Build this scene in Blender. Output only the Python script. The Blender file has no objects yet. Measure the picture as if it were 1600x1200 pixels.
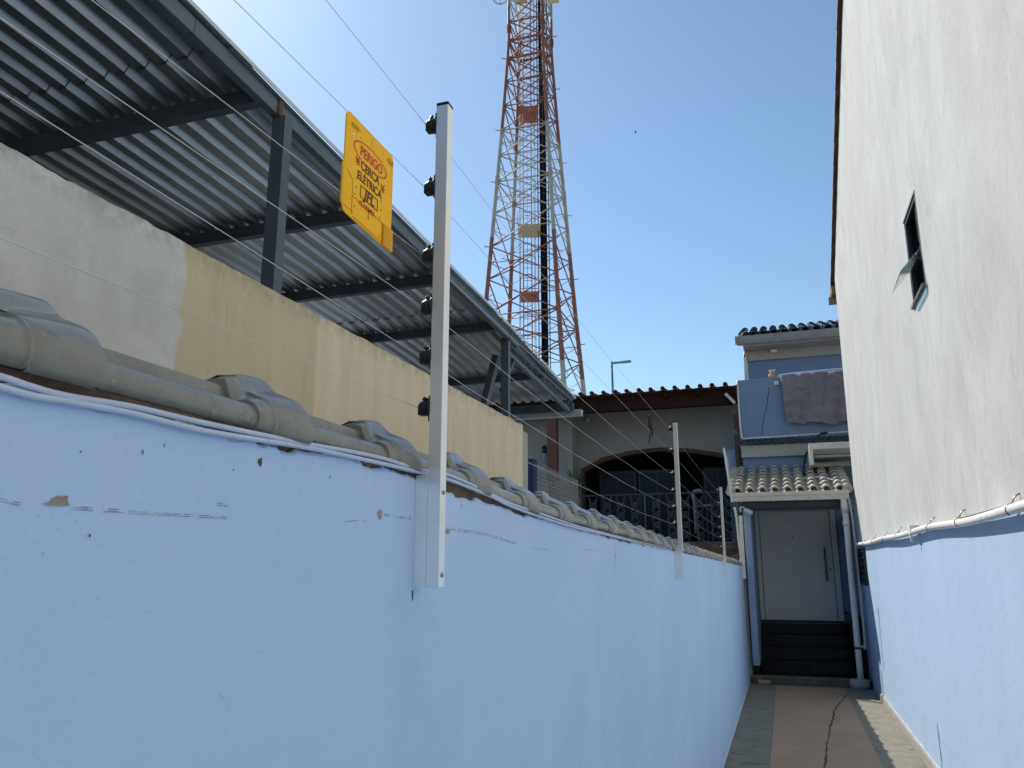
import bpy, bmesh, math, random
from mathutils import Vector, Matrix, noise
random.seed(7)
R = math.radians
S = bpy.context.scene

# ------------------------------------------------------------------ camera
FPX, PITCH, YAW, EYE = 1243.0, math.atan(286/1243.0), R(18.55), 1.7
cam = bpy.data.objects.new('camera', bpy.data.cameras.new('camera'))
S.collection.objects.link(cam)
cam.location = (0, 0, EYE)
cam.rotation_euler = (math.pi/2 + PITCH, 0, YAW)
cam.data.sensor_width = 36
cam.data.lens = 36*FPX/1600
cam.data.clip_start = 0.05
cam.data.clip_end = 3000
S.camera = cam
# survey helpers: a sight line of the photograph crossed with a real plane of the place
_F = Vector((-math.sin(YAW)*math.cos(PITCH), math.cos(YAW)*math.cos(PITCH), math.sin(PITCH)))
_R = Vector((math.cos(YAW), math.sin(YAW), 0)); _U = _R.cross(_F); EYEV = Vector((0, 0, EYE))
def ray(u, v): return _F*FPX + _R*(u-800) + _U*(600-v)
def atX(u, v, x): d = ray(u, v); return EYEV + d*(x/d.x)
def atY(u, v, y): d = ray(u, v); return EYEV + d*(y/d.y)
def atZ(u, v, z): d = ray(u, v); return EYEV + d*((z-EYE)/d.z)

# ------------------------------------------------------------------ light
SUN = Vector((-0.80, 0.58, 1.0)).normalized()
w = bpy.data.worlds.new("World"); S.world = w; w.use_nodes = True
nt = w.node_tree; bg = nt.nodes['Background']
sky = nt.nodes.new('ShaderNodeTexSky'); sky.sky_type = 'NISHITA'; sky.sun_disc = False
sky.sun_elevation = math.asin(SUN.z); sky.sun_rotation = math.atan2(SUN.x, SUN.y)
sky.altitude = 0; sky.air_density = 1.0; sky.dust_density = 0.45; sky.ozone_density = 1.2
tint = nt.nodes.new('ShaderNodeMix'); tint.data_type = 'RGBA'; tint.blend_type = 'MULTIPLY'; tint.inputs[0].default_value = 1
tint.inputs[7].default_value = (.87, 1.0, 1.02, 1)     # slight cyan cast of the photograph's sky
nt.links.new(sky.outputs[0], tint.inputs[6]); nt.links.new(tint.outputs[2], bg.inputs[0]); bg.inputs[1].default_value = 0.097
sl = bpy.data.lights.new('sun', 'SUN'); sl.energy = 3.3; sl.angle = R(0.5); sl.color = (1.0, 0.955, 0.89)
so = bpy.data.objects.new('sun', sl); S.collection.objects.link(so)
so.rotation_euler = SUN.to_track_quat('Z', 'Y').to_euler()
so.location = (-20, 20, 40)
S.view_settings.view_transform = 'Standard'; S.view_settings.look = 'None'
S.view_settings.exposure = 0.66; S.view_settings.gamma = 1
S.render.engine = 'CYCLES'
S.cycles.max_bounces = 10; S.cycles.diffuse_bounces = 6

# ------------------------------------------------------------------ materials
def nodes(m): return m.node_tree.nodes, m.node_tree.links
def base(name):
    m = bpy.data.materials.new(name); m.use_nodes = True
    return m, m.node_tree.nodes['Principled BSDF']
def mapped(n, l, scale=(1, 1, 1)):
    g = n.new('ShaderNodeNewGeometry'); mp = n.new('ShaderNodeMapping'); mp.inputs['Scale'].default_value = scale
    l.new(g.outputs['Position'], mp.inputs['Vector']); return mp.outputs[0]
def noi(n, l, vec, scale, detail=6, rough=.6, dist=0):
    t = n.new('ShaderNodeTexNoise'); t.inputs['Scale'].default_value = scale; t.inputs['Detail'].default_value = detail
    t.inputs['Roughness'].default_value = rough; t.inputs['Distortion'].default_value = dist
    l.new(vec, t.inputs['Vector']); return t.outputs['Fac']
def ramp(n, l, fac, a, b, ca=(0, 0, 0, 1), cb=(1, 1, 1, 1)):
    r = n.new('ShaderNodeValToRGB'); r.color_ramp.elements[0].position = a; r.color_ramp.elements[1].position = b
    r.color_ramp.elements[0].color = ca; r.color_ramp.elements[1].color = cb
    l.new(fac, r.inputs[0]); return r.outputs[0]
def mix(n, l, fac, a, b, mode='MIX'):
    x = n.new('ShaderNodeMix'); x.data_type = 'RGBA'; x.blend_type = mode
    for i, v in ((0, fac), (6, a), (7, b)):
        if isinstance(v, (int, float)): x.inputs[i].default_value = v
        elif isinstance(v, tuple): x.inputs[i].default_value = v if len(v) == 4 else v+(1,)
        else: l.new(v, x.inputs[i])
    return x.outputs[2]
def math_(n, l, op, a, b=0.0):
    x = n.new('ShaderNodeMath'); x.operation = op
    for i, v in ((0, a), (1, b)):
        if isinstance(v, (int, float)): x.inputs[i].default_value = v
        else: l.new(v, x.inputs[i])
    return x.outputs[0]
def bump(n, l, p, h, strength=.3, dist=.01):
    b = n.new('ShaderNodeBump'); b.inputs['Strength'].default_value = strength; b.inputs['Distance'].default_value = dist
    l.new(h, b.inputs['Height']); l.new(b.outputs[0], p.inputs['Normal'])
def M(name, col, rough=.6, var=.18, scale=6, dirt=None, metallic=0, b=.0, bscale=60, bdist=.004, stretch=(1, 1, 1), dirt_amt=.5, spec=.5):
    m, p = base(name); n, l = nodes(m)
    v = mapped(n, l, stretch)
    f = noi(n, l, v, scale, 8, .65)
    lo = tuple(c*(1-var) for c in col); hi = tuple(min(1, c*(1+var)) for c in col)
    c = ramp(n, l, f, .32, .68, lo+(1,), hi+(1,))
    if dirt:
        f2 = noi(n, l, v, scale*2.3, 9, .7, .6)
        c = mix(n, l, math_(n, l, 'MULTIPLY', ramp(n, l, f2, .52, .7), dirt_amt), c, dirt)
    l.new(c, p.inputs['Base Color']); p.inputs['Roughness'].default_value = rough
    p.inputs['Metallic'].default_value = metallic; p.inputs['Specular IOR Level'].default_value = spec
    if b: bump(n, l, p, noi(n, l, mapped(n, l), bscale, 8, .7), b, bdist)
    return m

def m_blue_wall():
    m, p = base('blue_wall_paint'); n, l = nodes(m)
    v = mapped(n, l); vs = mapped(n, l, (1, 1, .35))
    f = noi(n, l, v, 1.3, 7, .6, .8)
    c = ramp(n, l, f, .32, .68, (.525, .70, .975, 1), (.60, .78, 1.0, 1))
    c = mix(n, l, math_(n, l, 'MULTIPLY', ramp(n, l, noi(n, l, vs, 3.5, 8, .7), .5, .75), .22), c, (.60, .74, .94))
    c = mix(n, l, math_(n, l, 'MULTIPLY', ramp(n, l, noi(n, l, v, 9, 8, .75, .5), .56, .72), .22), c, (.47, .59, .78))
    # small specks, denser near the top of the wall
    g = n.new('ShaderNodeNewGeometry'); s = n.new('ShaderNodeSeparateXYZ'); l.new(g.outputs['Position'], s.inputs[0])
    sp = ramp(n, l, noi(n, l, v, 130, 3, .5), .69, .73)
    msk = ramp(n, l, noi(n, l, v, 5, 4, .6), .5, .62)
    hz = n.new('ShaderNodeMapRange'); hz.inputs['From Min'].default_value = 1.6; hz.inputs['From Max'].default_value = 1.83
    l.new(s.outputs['Z'], hz.inputs['Value'])
    a = math_(n, l, 'MULTIPLY', math_(n, l, 'MULTIPLY', sp, msk), math_(n, l, 'ADD', math_(n, l, 'MULTIPLY', hz.outputs[0], .6), .06))
    c = mix(n, l, math_(n, l, 'MULTIPLY', a, .8), c, (.10, .11, .13))
    # dirt streaks running down from the top edge
    st = ramp(n, l, noi(n, l, mapped(n, l, (1, 9, .9)), 2.1, 9, .75, 1.5), .5, .78)
    hz2 = n.new('ShaderNodeMapRange'); hz2.inputs['From Min'].default_value = 1.66; hz2.inputs['From Max'].default_value = 1.86
    l.new(s.outputs['Z'], hz2.inputs['Value'])
    c = mix(n, l, math_(n, l, 'MULTIPLY', math_(n, l, 'MULTIPLY', st, hz2.outputs[0]), .16), c, (.22, .26, .32))
    l.new(c, p.inputs['Base Color']); p.inputs['Roughness'].default_value = .62
    h = math_(n, l, 'ADD', math_(n, l, 'ADD', noi(n, l, v, 150, 6, .7), math_(n, l, 'MULTIPLY', noi(n, l, v, 14, 5, .6), 2.4)), math_(n, l, 'MULTIPLY', noi(n, l, v, 2.6, 4, .55, .6), 6))
    bump(n, l, p, h, .45, .003)
    return m
def m_chipped(name, c1, c2):
    return M(name, c1, .9, .35, 25, dirt=c2, b=.8, bscale=120, bdist=.004)
def m_beige():
    m, p = base('beige_and_grey_render'); n, l = nodes(m)
    v = mapped(n, l); vs = mapped(n, l, (1, 1, .35))
    g = n.new('ShaderNodeNewGeometry'); s = n.new('ShaderNodeSeparateXYZ'); l.new(g.outputs['Position'], s.inputs[0])
    wob = math_(n, l, 'MULTIPLY', math_(n, l, 'SUBTRACT', noi(n, l, v, 7, 8, .65), .5), .16)
    yy = math_(n, l, 'ADD', s.outputs['Y'], wob)
    grey = ramp(n, l, noi(n, l, v, 2.6, 9, .68, .4), .3, .7, (.56, .55, .50, 1), (.78, .76, .70, 1))
    pale = ramp(n, l, noi(n, l, vs, 5.5, 6, .6), .52, .7)
    grey = mix(n, l, math_(n, l, 'MULTIPLY', pale, .45), grey, (.82, .82, .80))
    tan = ramp(n, l, noi(n, l, vs, 3.2, 9, .68, .3), .3, .7, (.60, .50, .31, 1), (.72, .61, .40, 1))
    tan = mix(n, l, math_(n, l, 'MULTIPLY', ramp(n, l, noi(n, l, mapped(n, l, (1, 3, .5)), 6, 8, .7, .3), .55, .74), .5), tan, (.46, .37, .22))
    # paler, pinker paint beyond the seam, dirty run mark beside it
    seam = n.new('ShaderNodeMapRange'); seam.inputs['From Min'].default_value = 2.78; seam.inputs['From Max'].default_value = 2.80
    l.new(math_(n, l, 'ADD', s.outputs['Y'], math_(n, l, 'MULTIPLY', wob, .12)), seam.inputs['Value'])
    tan2 = ramp(n, l, noi(n, l, mapped(n, l, (1, 3, .45)), 3.6, 9, .68, .3), .3, .7, (.72, .58, .39, 1), (.85, .71, .51, 1))
    tan = mix(n, l, seam.outputs[0], tan, tan2)
    edge = n.new('ShaderNodeMapRange'); edge.inputs['From Min'].default_value = 1.985; edge.inputs['From Max'].default_value = 2.0
    l.new(yy, edge.inputs['Value'])
    c = mix(n, l, edge.outputs[0], grey, tan)
    # grime and growth along the top edge
    hz = n.new('ShaderNodeMapRange'); hz.inputs['From Min'].default_value = 2.66; hz.inputs['From Max'].default_value = 2.745
    l.new(s.outputs['Z'], hz.inputs['Value'])
    gr = math_(n, l, 'MULTIPLY', hz.outputs[0], ramp(n, l, noi(n, l, v, 18, 8, .7), .4, .62))
    c = mix(n, l, math_(n, l, 'MULTIPLY', gr, .55), c, (.16, .15, .11))
    vo = n.new('ShaderNodeTexVoronoi'); vo.feature = 'DISTANCE_TO_EDGE'; vo.inputs['Scale'].default_value = 1.4
    dv = n.new('ShaderNodeVectorMath'); dv.operation = 'ADD'
    nn = n.new('ShaderNodeTexNoise'); nn.inputs['Scale'].default_value = 5; nn.inputs['Detail'].default_value = 6; l.new(v, nn.inputs['Vector'])
    l.new(v, dv.inputs[0]); l.new(nn.outputs['Color'], dv.inputs[1]); l.new(dv.outputs[0], vo.inputs['Vector'])
    cr = ramp(n, l, vo.outputs['Distance'], .0, .008, (1, 1, 1, 1), (0, 0, 0, 1))
    c = mix(n, l, math_(n, l, 'MULTIPLY', math_(n, l, 'MULTIPLY', cr, ramp(n, l, noi(n, l, v, 2, 3, .5), .5, .6)), .16), c, (.2, .18, .14))
    l.new(c, p.inputs['Base Color']); p.inputs['Roughness'].default_value = .88
    bump(n, l, p, math_(n, l, 'ADD', noi(n, l, v, 90, 7, .75), math_(n, l, 'MULTIPLY', noi(n, l, v, 9, 5, .6), 2)), .4, .006)
    return m
def m_white_render():
    m, p = base('weathered_white_render'); n, l = nodes(m)
    v = mapped(n, l)
    vs = mapped(n, l, (1, 1.1, .7))
    c = ramp(n, l, noi(n, l, vs, 2.0, 9, .65, .5), .3, .7, (.41, .40, .375, 1), (.53, .522, .50, 1))
    c = mix(n, l, math_(n, l, 'MULTIPLY', ramp(n, l, noi(n, l, v, .55, 4, .5), .42, .66), .5), c, (.45, .425, .38))
    c = mix(n, l, math_(n, l, 'MULTIPLY', ramp(n, l, noi(n, l, mapped(n, l, (1, 1.7, .85)), 1.7, 9, .75, 1.6), .53, .72), .45), c, (.29, .295, .285))
    c = mix(n, l, math_(n, l, 'MULTIPLY', ramp(n, l, noi(n, l, mapped(n, l, (1, 2.6, .8)), 2.6, 6, .6, .3), .60, .72), .35), c, (.62, .61, .575))
    c = mix(n, l, math_(n, l, 'MULTIPLY', ramp(n, l, noi(n, l, v, 70, 4, .6), .66, .74), .5), c, (.25, .24, .22))
    l.new(c, p.inputs['Base Color']); p.inputs['Roughness'].default_value = .9
    bump(n, l, p, math_(n, l, 'ADD', noi(n, l, v, 60, 7, .75), math_(n, l, 'MULTIPLY', noi(n, l, vs, 8, 5, .6), 3)), .45, .006)
    return m
def m_pale_blue():
    m, p = base('pale_blue_render'); n, l = nodes(m)
    v = mapped(n, l); vs = mapped(n, l, (1, 1, .4))
    c = ramp(n, l, noi(n, l, vs, 1.5, 7, .6), .3, .7, (.325, .43, .56, 1), (.36, .47, .60, 1))
    c = mix(n, l, math_(n, l, 'MULTIPLY', ramp(n, l, noi(n, l, v, 4, 8, .7, .3), .55, .75), .2), c, (.44, .51, .59))
    c = mix(n, l, math_(n, l, 'MULTIPLY', ramp(n, l, noi(n, l, v, 90, 3, .5), .70, .74), .35), c, (.25, .28, .33))
    l.new(c, p.inputs['Base Color']); p.inputs['Roughness'].default_value = .8
    bump(n, l, p, math_(n, l, 'ADD', noi(n, l, v, 110, 6, .7), math_(n, l, 'MULTIPLY', noi(n, l, v, 6, 4, .6), 3)), .35, .005)
    return m
def m_stone():
    m, p = base('flagstone'); n, l = nodes(m)
    v = mapped(n, l); vo = n.new('ShaderNodeTexVoronoi'); vo.feature = 'DISTANCE_TO_EDGE'; vo.inputs['Scale'].default_value = 3.2; l.new(v, vo.inputs['Vector'])
    vc = n.new('ShaderNodeTexVoronoi'); vc.inputs['Scale'].default_value = 3.2; l.new(v, vc.inputs['Vector'])
    sp = n.new('ShaderNodeSeparateColor'); l.new(vc.outputs['Color'], sp.inputs[0])
    c = ramp(n, l, sp.outputs[0], .1, .9, (.14, .06, .035, 1), (.42, .27, .15, 1))
    c = mix(n, l, ramp(n, l, noi(n, l, v, 12, 8, .7), .4, .7), c, (.2, .12, .08), 'MIX')
    c = mix(n, l, ramp(n, l, vo.outputs['Distance'], .02, .06, (1, 1, 1, 1), (0, 0, 0, 1)), c, (.10, .08, .065))
    l.new(c, p.inputs['Base Color']); p.inputs['Roughness'].default_value = .8
    bump(n, l, p, vo.outputs['Distance'], .6, .03)
    return m
def m_paving():
    m, p = base('grey_stone_paving'); n, l = nodes(m)
    v = mapped(n, l)
    c = ramp(n, l, noi(n, l, v, 3.5, 9, .7, .4), .3, .7, (.19, .172, .13, 1), (.275, .25, .19, 1))
    c = mix(n, l, math_(n, l, 'MULTIPLY', ramp(n, l, noi(n, l, mapped(n, l, (1, .6, 1)), 11, 9, .75, 1.2), .50, .66), .7), c, (.15, .145, .12))
    vo = n.new('ShaderNodeTexVoronoi'); vo.feature = 'DISTANCE_TO_EDGE'; vo.inputs['Scale'].default_value = 4.5; vo.inputs['Randomness'].default_value = .9; l.new(mapped(n, l, (.6, 1, 1)), vo.inputs['Vector'])
    cr = ramp(n, l, vo.outputs['Distance'], .0, .03, (1, 1, 1, 1), (0, 0, 0, 1))
    c = mix(n, l, math_(n, l, 'MULTIPLY', math_(n, l, 'MULTIPLY', cr, ramp(n, l, noi(n, l, v, 6, 3, .5), .46, .56)), .75), c, (.05, .05, .04))
    l.new(c, p.inputs['Base Color']); p.inputs['Roughness'].default_value = .85
    bump(n, l, p, noi(n, l, v, 30, 8, .75), .8, .012)
    return m
def m_path():
    m, p = base('brown_floor_tiles'); n, l = nodes(m)
    v = mapped(n, l); br = n.new('ShaderNodeTexBrick'); l.new(v, br.inputs['Vector']); br.offset = 0
    br.inputs['Scale'].default_value = 1; br.inputs['Brick Width'].default_value = .46; br.inputs['Row Height'].default_value = .46
    br.inputs['Mortar Size'].default_value = .004; br.inputs['Color1'].default_value = (.36, .235, .145, 1)
    br.inputs['Color2'].default_value = (.41, .265, .16, 1); br.inputs['Mortar'].default_value = (.33, .225, .14, 1)
    c = mix(n, l, math_(n, l, 'MULTIPLY', ramp(n, l, noi(n, l, v, 5, 9, .7, .4), .42, .7), .45), br.outputs['Color'], (.30, .195, .13))
    c = mix(n, l, math_(n, l, 'MULTIPLY', ramp(n, l, noi(n, l, v, 30, 8, .7), .55, .7), .3), c, (.56, .39, .27))
    l.new(c, p.inputs['Base Color']); p.inputs['Roughness'].default_value = .8
    bump(n, l, p, noi(n, l, v, 60, 7, .7), .3, .004)
    return m
def m_bands(bands):
    # painted aviation bands: the paint changes with height up the mast
    m, p = base('red_and_white_mast_paint'); n, l = nodes(m)
    g = n.new('ShaderNodeNewGeometry'); s = n.new('ShaderNodeSeparateXYZ'); l.new(g.outputs['Position'], s.inputs[0])
    r = n.new('ShaderNodeValToRGB'); r.color_ramp.interpolation = 'CONSTANT'
    mr = n.new('ShaderNodeMapRange'); mr.inputs['From Max'].default_value = 60; l.new(s.outputs['Z'], mr.inputs['Value']); l.new(mr.outputs[0], r.inputs[0])
    red, wh = (.22, .085, .055, 1), (.38, .36, .32, 1)
    r.color_ramp.elements[0].position = 0; r.color_ramp.elements[0].color = wh
    r.color_ramp.elements.remove(r.color_ramp.elements[1])
    for z, k in bands:
        e = r.color_ramp.elements.new(z/60); e.color = red if k else wh
    v = mapped(n, l)
    c = mix(n, l, math_(n, l, 'MULTIPLY', ramp(n, l, noi(n, l, v, 1.4, 8, .7), .45, .68), .5), r.outputs[0], (.27, .13, .09))
    l.new(c, p.inputs['Base Color']); p.inputs['Roughness'].default_value = .6
    return m
def m_tile_paint():
    m, p = base('glazed_khaki_tile'); n, l = nodes(m)
    v = mapped(n, l)
    c = ramp(n, l, noi(n, l, v, 7, 8, .7, .3), .32, .68, (.175, .168, .135, 1), (.30, .285, .23, 1))
    c = mix(n, l, math_(n, l, 'MULTIPLY', ramp(n, l, noi(n, l, v, 24, 8, .75, .5), .54, .7), .55), c, (.085, .085, .068))
    c = mix(n, l, math_(n, l, 'MULTIPLY', ramp(n, l, noi(n, l, v, 60, 5, .6), .64, .72), .5), c, (.46, .44, .38))
    l.new(c, p.inputs['Base Color']); p.inputs['Roughness'].default_value = .38; p.inputs['Coat Weight'].default_value = .4; p.inputs['Coat Roughness'].default_value = .16
    bump(n, l, p, math_(n, l, 'ADD', noi(n, l, v, 220, 6, .7), math_(n, l, 'MULTIPLY', noi(n, l, v, 30, 5, .6), 2)), .35, .0025)
    return m
def m_glass(name, col, rough=.05):
    m, p = base(name); p.inputs['Base Color'].default_value = col+(1,); p.inputs['Transmission Weight'].default_value = .9
    p.inputs['Roughness'].default_value = rough; p.inputs['IOR'].default_value = 1.3
    return m

BLUE = m_blue_wall(); PALEBLUE = m_pale_blue(); BEIGE = m_beige(); WHITEW = m_white_render()
TILE = m_tile_paint(); STONE = m_stone(); PAVE = m_paving(); PATH = m_path()
PLASTER = m_chipped('bare_plaster', (.42, .37, .28), (.25, .2, .15)); BRICK = m_chipped('broken_brick_and_mortar', (.19, .115, .075), (.05, .045, .04))
CRACK = M('crack_grey', (.25, .26, .30), .9, .4, 60)  # grey of the scratches and hairline cracks
ALU = M('brushed_white_aluminium', (.93, .94, .92), .28, .03, 12, dirt=(.70, .70, .67), dirt_amt=.3, metallic=.6)
BLACKP = M('black_plastic', (.012, .013, .016), .42, .2, 40)
SCREW = M('steel_screw', (.35, .34, .32), .35, .1, 40, metallic=.9)
WIRE = M('fence_wire_steel', (.72, .72, .70), .28, .1, 30, metallic=.75)
YELLOW = M('yellow_plastic', (.93, .56, .008), .42, .04, 30, dirt=(.70, .42, .03), dirt_amt=.2)
def _translucent(m, col, f):
    n, l = nodes(m); t = n.new('ShaderNodeBsdfTranslucent'); t.inputs[0].default_value = col
    x = n.new('ShaderNodeMixShader'); x.inputs[0].default_value = f
    l.new(n['Principled BSDF'].outputs[0], x.inputs[1]); l.new(t.outputs[0], x.inputs[2]); l.new(x.outputs[0], n['Material Output'].inputs[0])
_translucent(YELLOW, (.95, .74, .03, 1), .42)
YDARK = M('yellow_plastic_groove', (.42, .25, .01), .6)
INKRED = M('red_ink', (.62, .04, .03), .5, .1, 90)
INKBLK = M('black_ink', (.02, .02, .022), .5, .1, 90)
CABLEW = M('white_cable_sheath', (.60, .67, .80), .45, .08, 20, dirt=(.4, .42, .46), dirt_amt=.35)
CABLEB = M('black_cable_sheath', (.02, .02, .022), .5)
GALV = M('galvanised_roof_sheet', (.42, .44, .45), .36, .14, 3.5, dirt=(.30, .28, .25), metallic=.8, dirt_amt=.4)
DSTEEL = M('dark_blue_grey_steel', (.075, .10, .125), .5, .15, 5, dirt=(.14, .085, .05), dirt_amt=.25)
RUST = M('rusty_weld', (.13, .065, .035), .8, .3, 40)
BEAMB = M('blue_grey_painted_beam', (.085, .125, .16), .5, .1, 4, dirt=(.11, .10, .09), dirt_amt=.4)
PVC = M('white_pvc', (.78, .75, .69), .4, .07, 9, dirt=(.42, .38, .31), dirt_amt=.5)
CREAM = M('cream_gutter_paint', (.76, .69, .58), .5, .08, 6, dirt=(.28, .25, .2), dirt_amt=.4)
HBLUE = M('house_blue_paint', (.21, .29, .42), .75, .08, 1.6, dirt=(.16, .22, .32), b=.2, bscale=60)
HBLUE2 = M('porch_blue_paint', (.27, .36, .50), .75, .08, 1.6, b=.2, bscale=60)
FASCIA = M('off_white_fascia', (.44, .42, .38), .7, .08, 3, dirt=(.3, .27, .23))
ROOFK = M('khaki_roof_tile', (.47, .435, .365), .62, .25, 8, dirt=(.09, .09, .075), dirt_amt=.75, b=.4, bscale=70, bdist=.006)
ROOFR = M('red_clay_tile', (.20, .06, .035), .8, .3, 6, dirt=(.05, .035, .03), b=.4, bscale=60)
ROOFD = M('dark_roof_tile', (.055, .06, .075), .75, .3, 6)
ROOFB = M('brown_verge_tile', (.30, .24, .18), .8, .3, 7, dirt=(.06, .05, .04))
WOODD = M('dark_stained_wood', (.030, .014, .010), .8, .3, 9, stretch=(.4, 4, 4), spec=.15)
WOODR = M('red_brown_wood', (.12, .05, .028), .6, .25, 7, stretch=(4, 4, .5))
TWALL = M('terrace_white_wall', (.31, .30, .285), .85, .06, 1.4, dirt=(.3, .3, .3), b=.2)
TRIM = M('ochre_stone_trim', (.09, .05, .026), .8, .35, 9, b=.4, bscale=30)
NAVY = M('navy_painted_post', (.03, .04, .09), .5)
LATT = M('white_lattice', (.24, .24, .225), .6)
DARKROOM = M('dark_interior_shade', (.02, .022, .028), .9)  # near-black colour stands in for the shade inside rooms and recesses
DARKGL = M('dark_window_glass', (.010, .016, .026), .3, .2, 2, spec=.25)
IRON = M('grey_cast_iron', (.065, .072, .085), .6, .15, 20)
LEAF = M('green_leaf', (.05, .085, .03), .5, .35, 12)
GRANITE = M('black_granite', (.007, .007, .008), .4, .4, 90, dirt=(.016, .015, .015), spec=.25)
GRANITE2 = M('bounce_light_granite', (.022, .02, .023), .6, .3, 60, dirt=(.035, .033, .035), spec=.25)  # lighter granite tone: bounce light on the steps put into the colour
DOORW = M('white_door_lacquer', (.85, .84, .80), .45, .04, 3, stretch=(1, 1, 9))
CONC = M('raw_concrete', (.30, .285, .245), .9, .2, 8, dirt=(.14, .13, .11), b=.6, bscale=60, bdist=.006)
LIMEW = M('whitewashed_skirting', (.62, .64, .68), .85, .15, 9)
GROUND = M('dusty_ground', (.40, .37, .32), .95, .2, .6)
BLANKET = M('taupe_blanket_cloth', (.26, .225, .24), .95, .14, 5, dirt=(.21, .18, .20), b=.5, bscale=140, bdist=.004)
GLASSG = m_glass('green_tinted_glass', (.70, .86, .82), .12)
SILL = M('grey_stone_sill', (.20, .19, .175), .8, .3, 40, b=.4)
CAMW = M('white_camera_shell', (.55, .55, .53), .35)
PINK = M('faded_pink_plush', (.62, .42, .28), .9, .3, 30)

# ------------------------------------------------------------------ mesh helpers
def box(bm, a, b, mi=0):
    x0, y0, z0 = a; x1, y1, z1 = b
    v = [bm.verts.new(p) for p in ((x0,y0,z0),(x1,y0,z0),(x1,y1,z0),(x0,y1,z0),(x0,y0,z1),(x1,y0,z1),(x1,y1,z1),(x0,y1,z1))]
    for f in ((0,3,2,1),(4,5,6,7),(0,1,5,4),(1,2,6,5),(2,3,7,6),(3,0,4,7)):
        q = bm.faces.new([v[i] for i in f]); q.material_index = mi
    return v
def bar(bm, p, q, wx, wz, up=(0, 0, 1), mi=0):
    """rectangular bar from p to q, wx wide across, wz along `up`"""
    p, q = Vector(p), Vector(q); d = (q-p).normalized(); u = Vector(up)
    if abs(d.dot(u)) > .99: u = Vector((0, 1, 0))
    s = d.cross(u).normalized(); u = s.cross(d).normalized()
    vs = []
    for c in (p, q):
        for a, b_ in ((-1,-1),(1,-1),(1,1),(-1,1)): vs.append(bm.verts.new(c + s*a*wx/2 + u*b_*wz/2))
    for f in ((3,2,1,0),(4,5,6,7),(0,1,5,4),(1,2,6,5),(2,3,7,6),(3,0,4,7)):
        g = bm.faces.new([vs[i] for i in f]); g.material_index = mi
def tube(bm, pts, r, seg=8, mi=0, cap=True, closed=False):
    pts = [Vector(p) for p in pts]; rings = []; prev = None
    N = len(pts)
    for i, p in enumerate(pts):
        if closed: d = (pts[(i+1) % N]-pts[i-1]).normalized()
        else: d = (pts[min(i+1, N-1)]-pts[max(i-1, 0)]).normalized()
        if prev is None:
            u = Vector((0, 0, 1)) if abs(d.z) < .9 else Vector((1, 0, 0))
        else: u = prev
        s = d.cross(u).normalized(); u = s.cross(d).normalized(); prev = u
        rr = r[i] if isinstance(r, (list, tuple)) else r
        rings.append([bm.verts.new(p + (s*math.cos(t)+u*math.sin(t))*rr) for t in [2*math.pi*k/seg for k in range(seg)]])
    rng = range(N if closed else N-1)
    for i in rng:
        a, b_ = rings[i], rings[(i+1) % N]
        for k in range(seg):
            f = bm.faces.new((a[k], a[(k+1) % seg], b_[(k+1) % seg], b_[k])); f.smooth = True; f.material_index = mi
    if cap and not closed:
        bm.faces.new(rings[0][::-1]).material_index = mi; bm.faces.new(rings[-1]).material_index = mi
def lathe(bm, o, axis, prof, seg=14, mi=0):
    """prof: (distance along axis, radius)"""
    o = Vector(o); d = Vector(axis).normalized()
    tube(bm, [o+d*a for a, r in prof], [max(r, 1e-4) for a, r in prof], seg, mi)
def prism(bm, poly, a, b, ax='x', mi=0):
    """poly of 2-D points extruded from a to b on axis ax: x->(y,z), y->(x,z), z->(x,y)"""
    f = {'x': lambda p, t: (t, p[0], p[1]), 'y': lambda p, t: (p[0], t, p[1]), 'z': lambda p, t: (p[0], p[1], t)}[ax]
    A = [bm.verts.new(f(p, a)) for p in poly]; B = [bm.verts.new(f(p, b)) for p in poly]
    n = len(poly)
    for i in range(n): bm.faces.new((A[i], A[(i+1) % n], B[(i+1) % n], B[i])).material_index = mi
    bm.faces.new(A[::-1]).material_index = mi; bm.faces.new(B).material_index = mi
def sheet(bm, rows, mi=0, smooth=True):
    V = [[bm.verts.new(p) for p in r] for r in rows]
    for i in range(len(V)-1):
        for j in range(len(V[0])-1):
            f = bm.faces.new((V[i][j], V[i][j+1], V[i+1][j+1], V[i+1][j])); f.smooth = smooth; f.material_index = mi
    return V
def holed(bm, outer, holes, a, b, ax='x', mi=0):
    """plate with holes, extruded from a to b"""
    f = {'x': lambda p, t: (t, p[0], p[1]), 'y': lambda p, t: (p[0], t, p[1])}[ax]
    for t in (a, b):
        es = []
        for loop in [outer]+holes:
            vs = [bm.verts.new(f(p, t)) for p in loop]
            es += [bm.edges.new((vs[i], vs[(i+1) % len(vs)])) for i in range(len(vs))]
        r = bmesh.ops.triangle_fill(bm, use_beauty=True, use_dissolve=False, edges=es)
        for g in r['geom']:
            if isinstance(g, bmesh.types.BMFace): g.material_index = mi
    for loop in [outer]+holes:
        A = [bm.verts.new(f(p, a)) for p in loop]; B = [bm.verts.new(f(p, b)) for p in loop]
        for i in range(len(loop)): bm.faces.new((A[i], A[(i+1) % len(loop)], B[(i+1) % len(loop)], B[i])).material_index = mi
def NB(): return bmesh.new()
def root_of(o):
    while o.parent: o = o.parent
    return o
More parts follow.
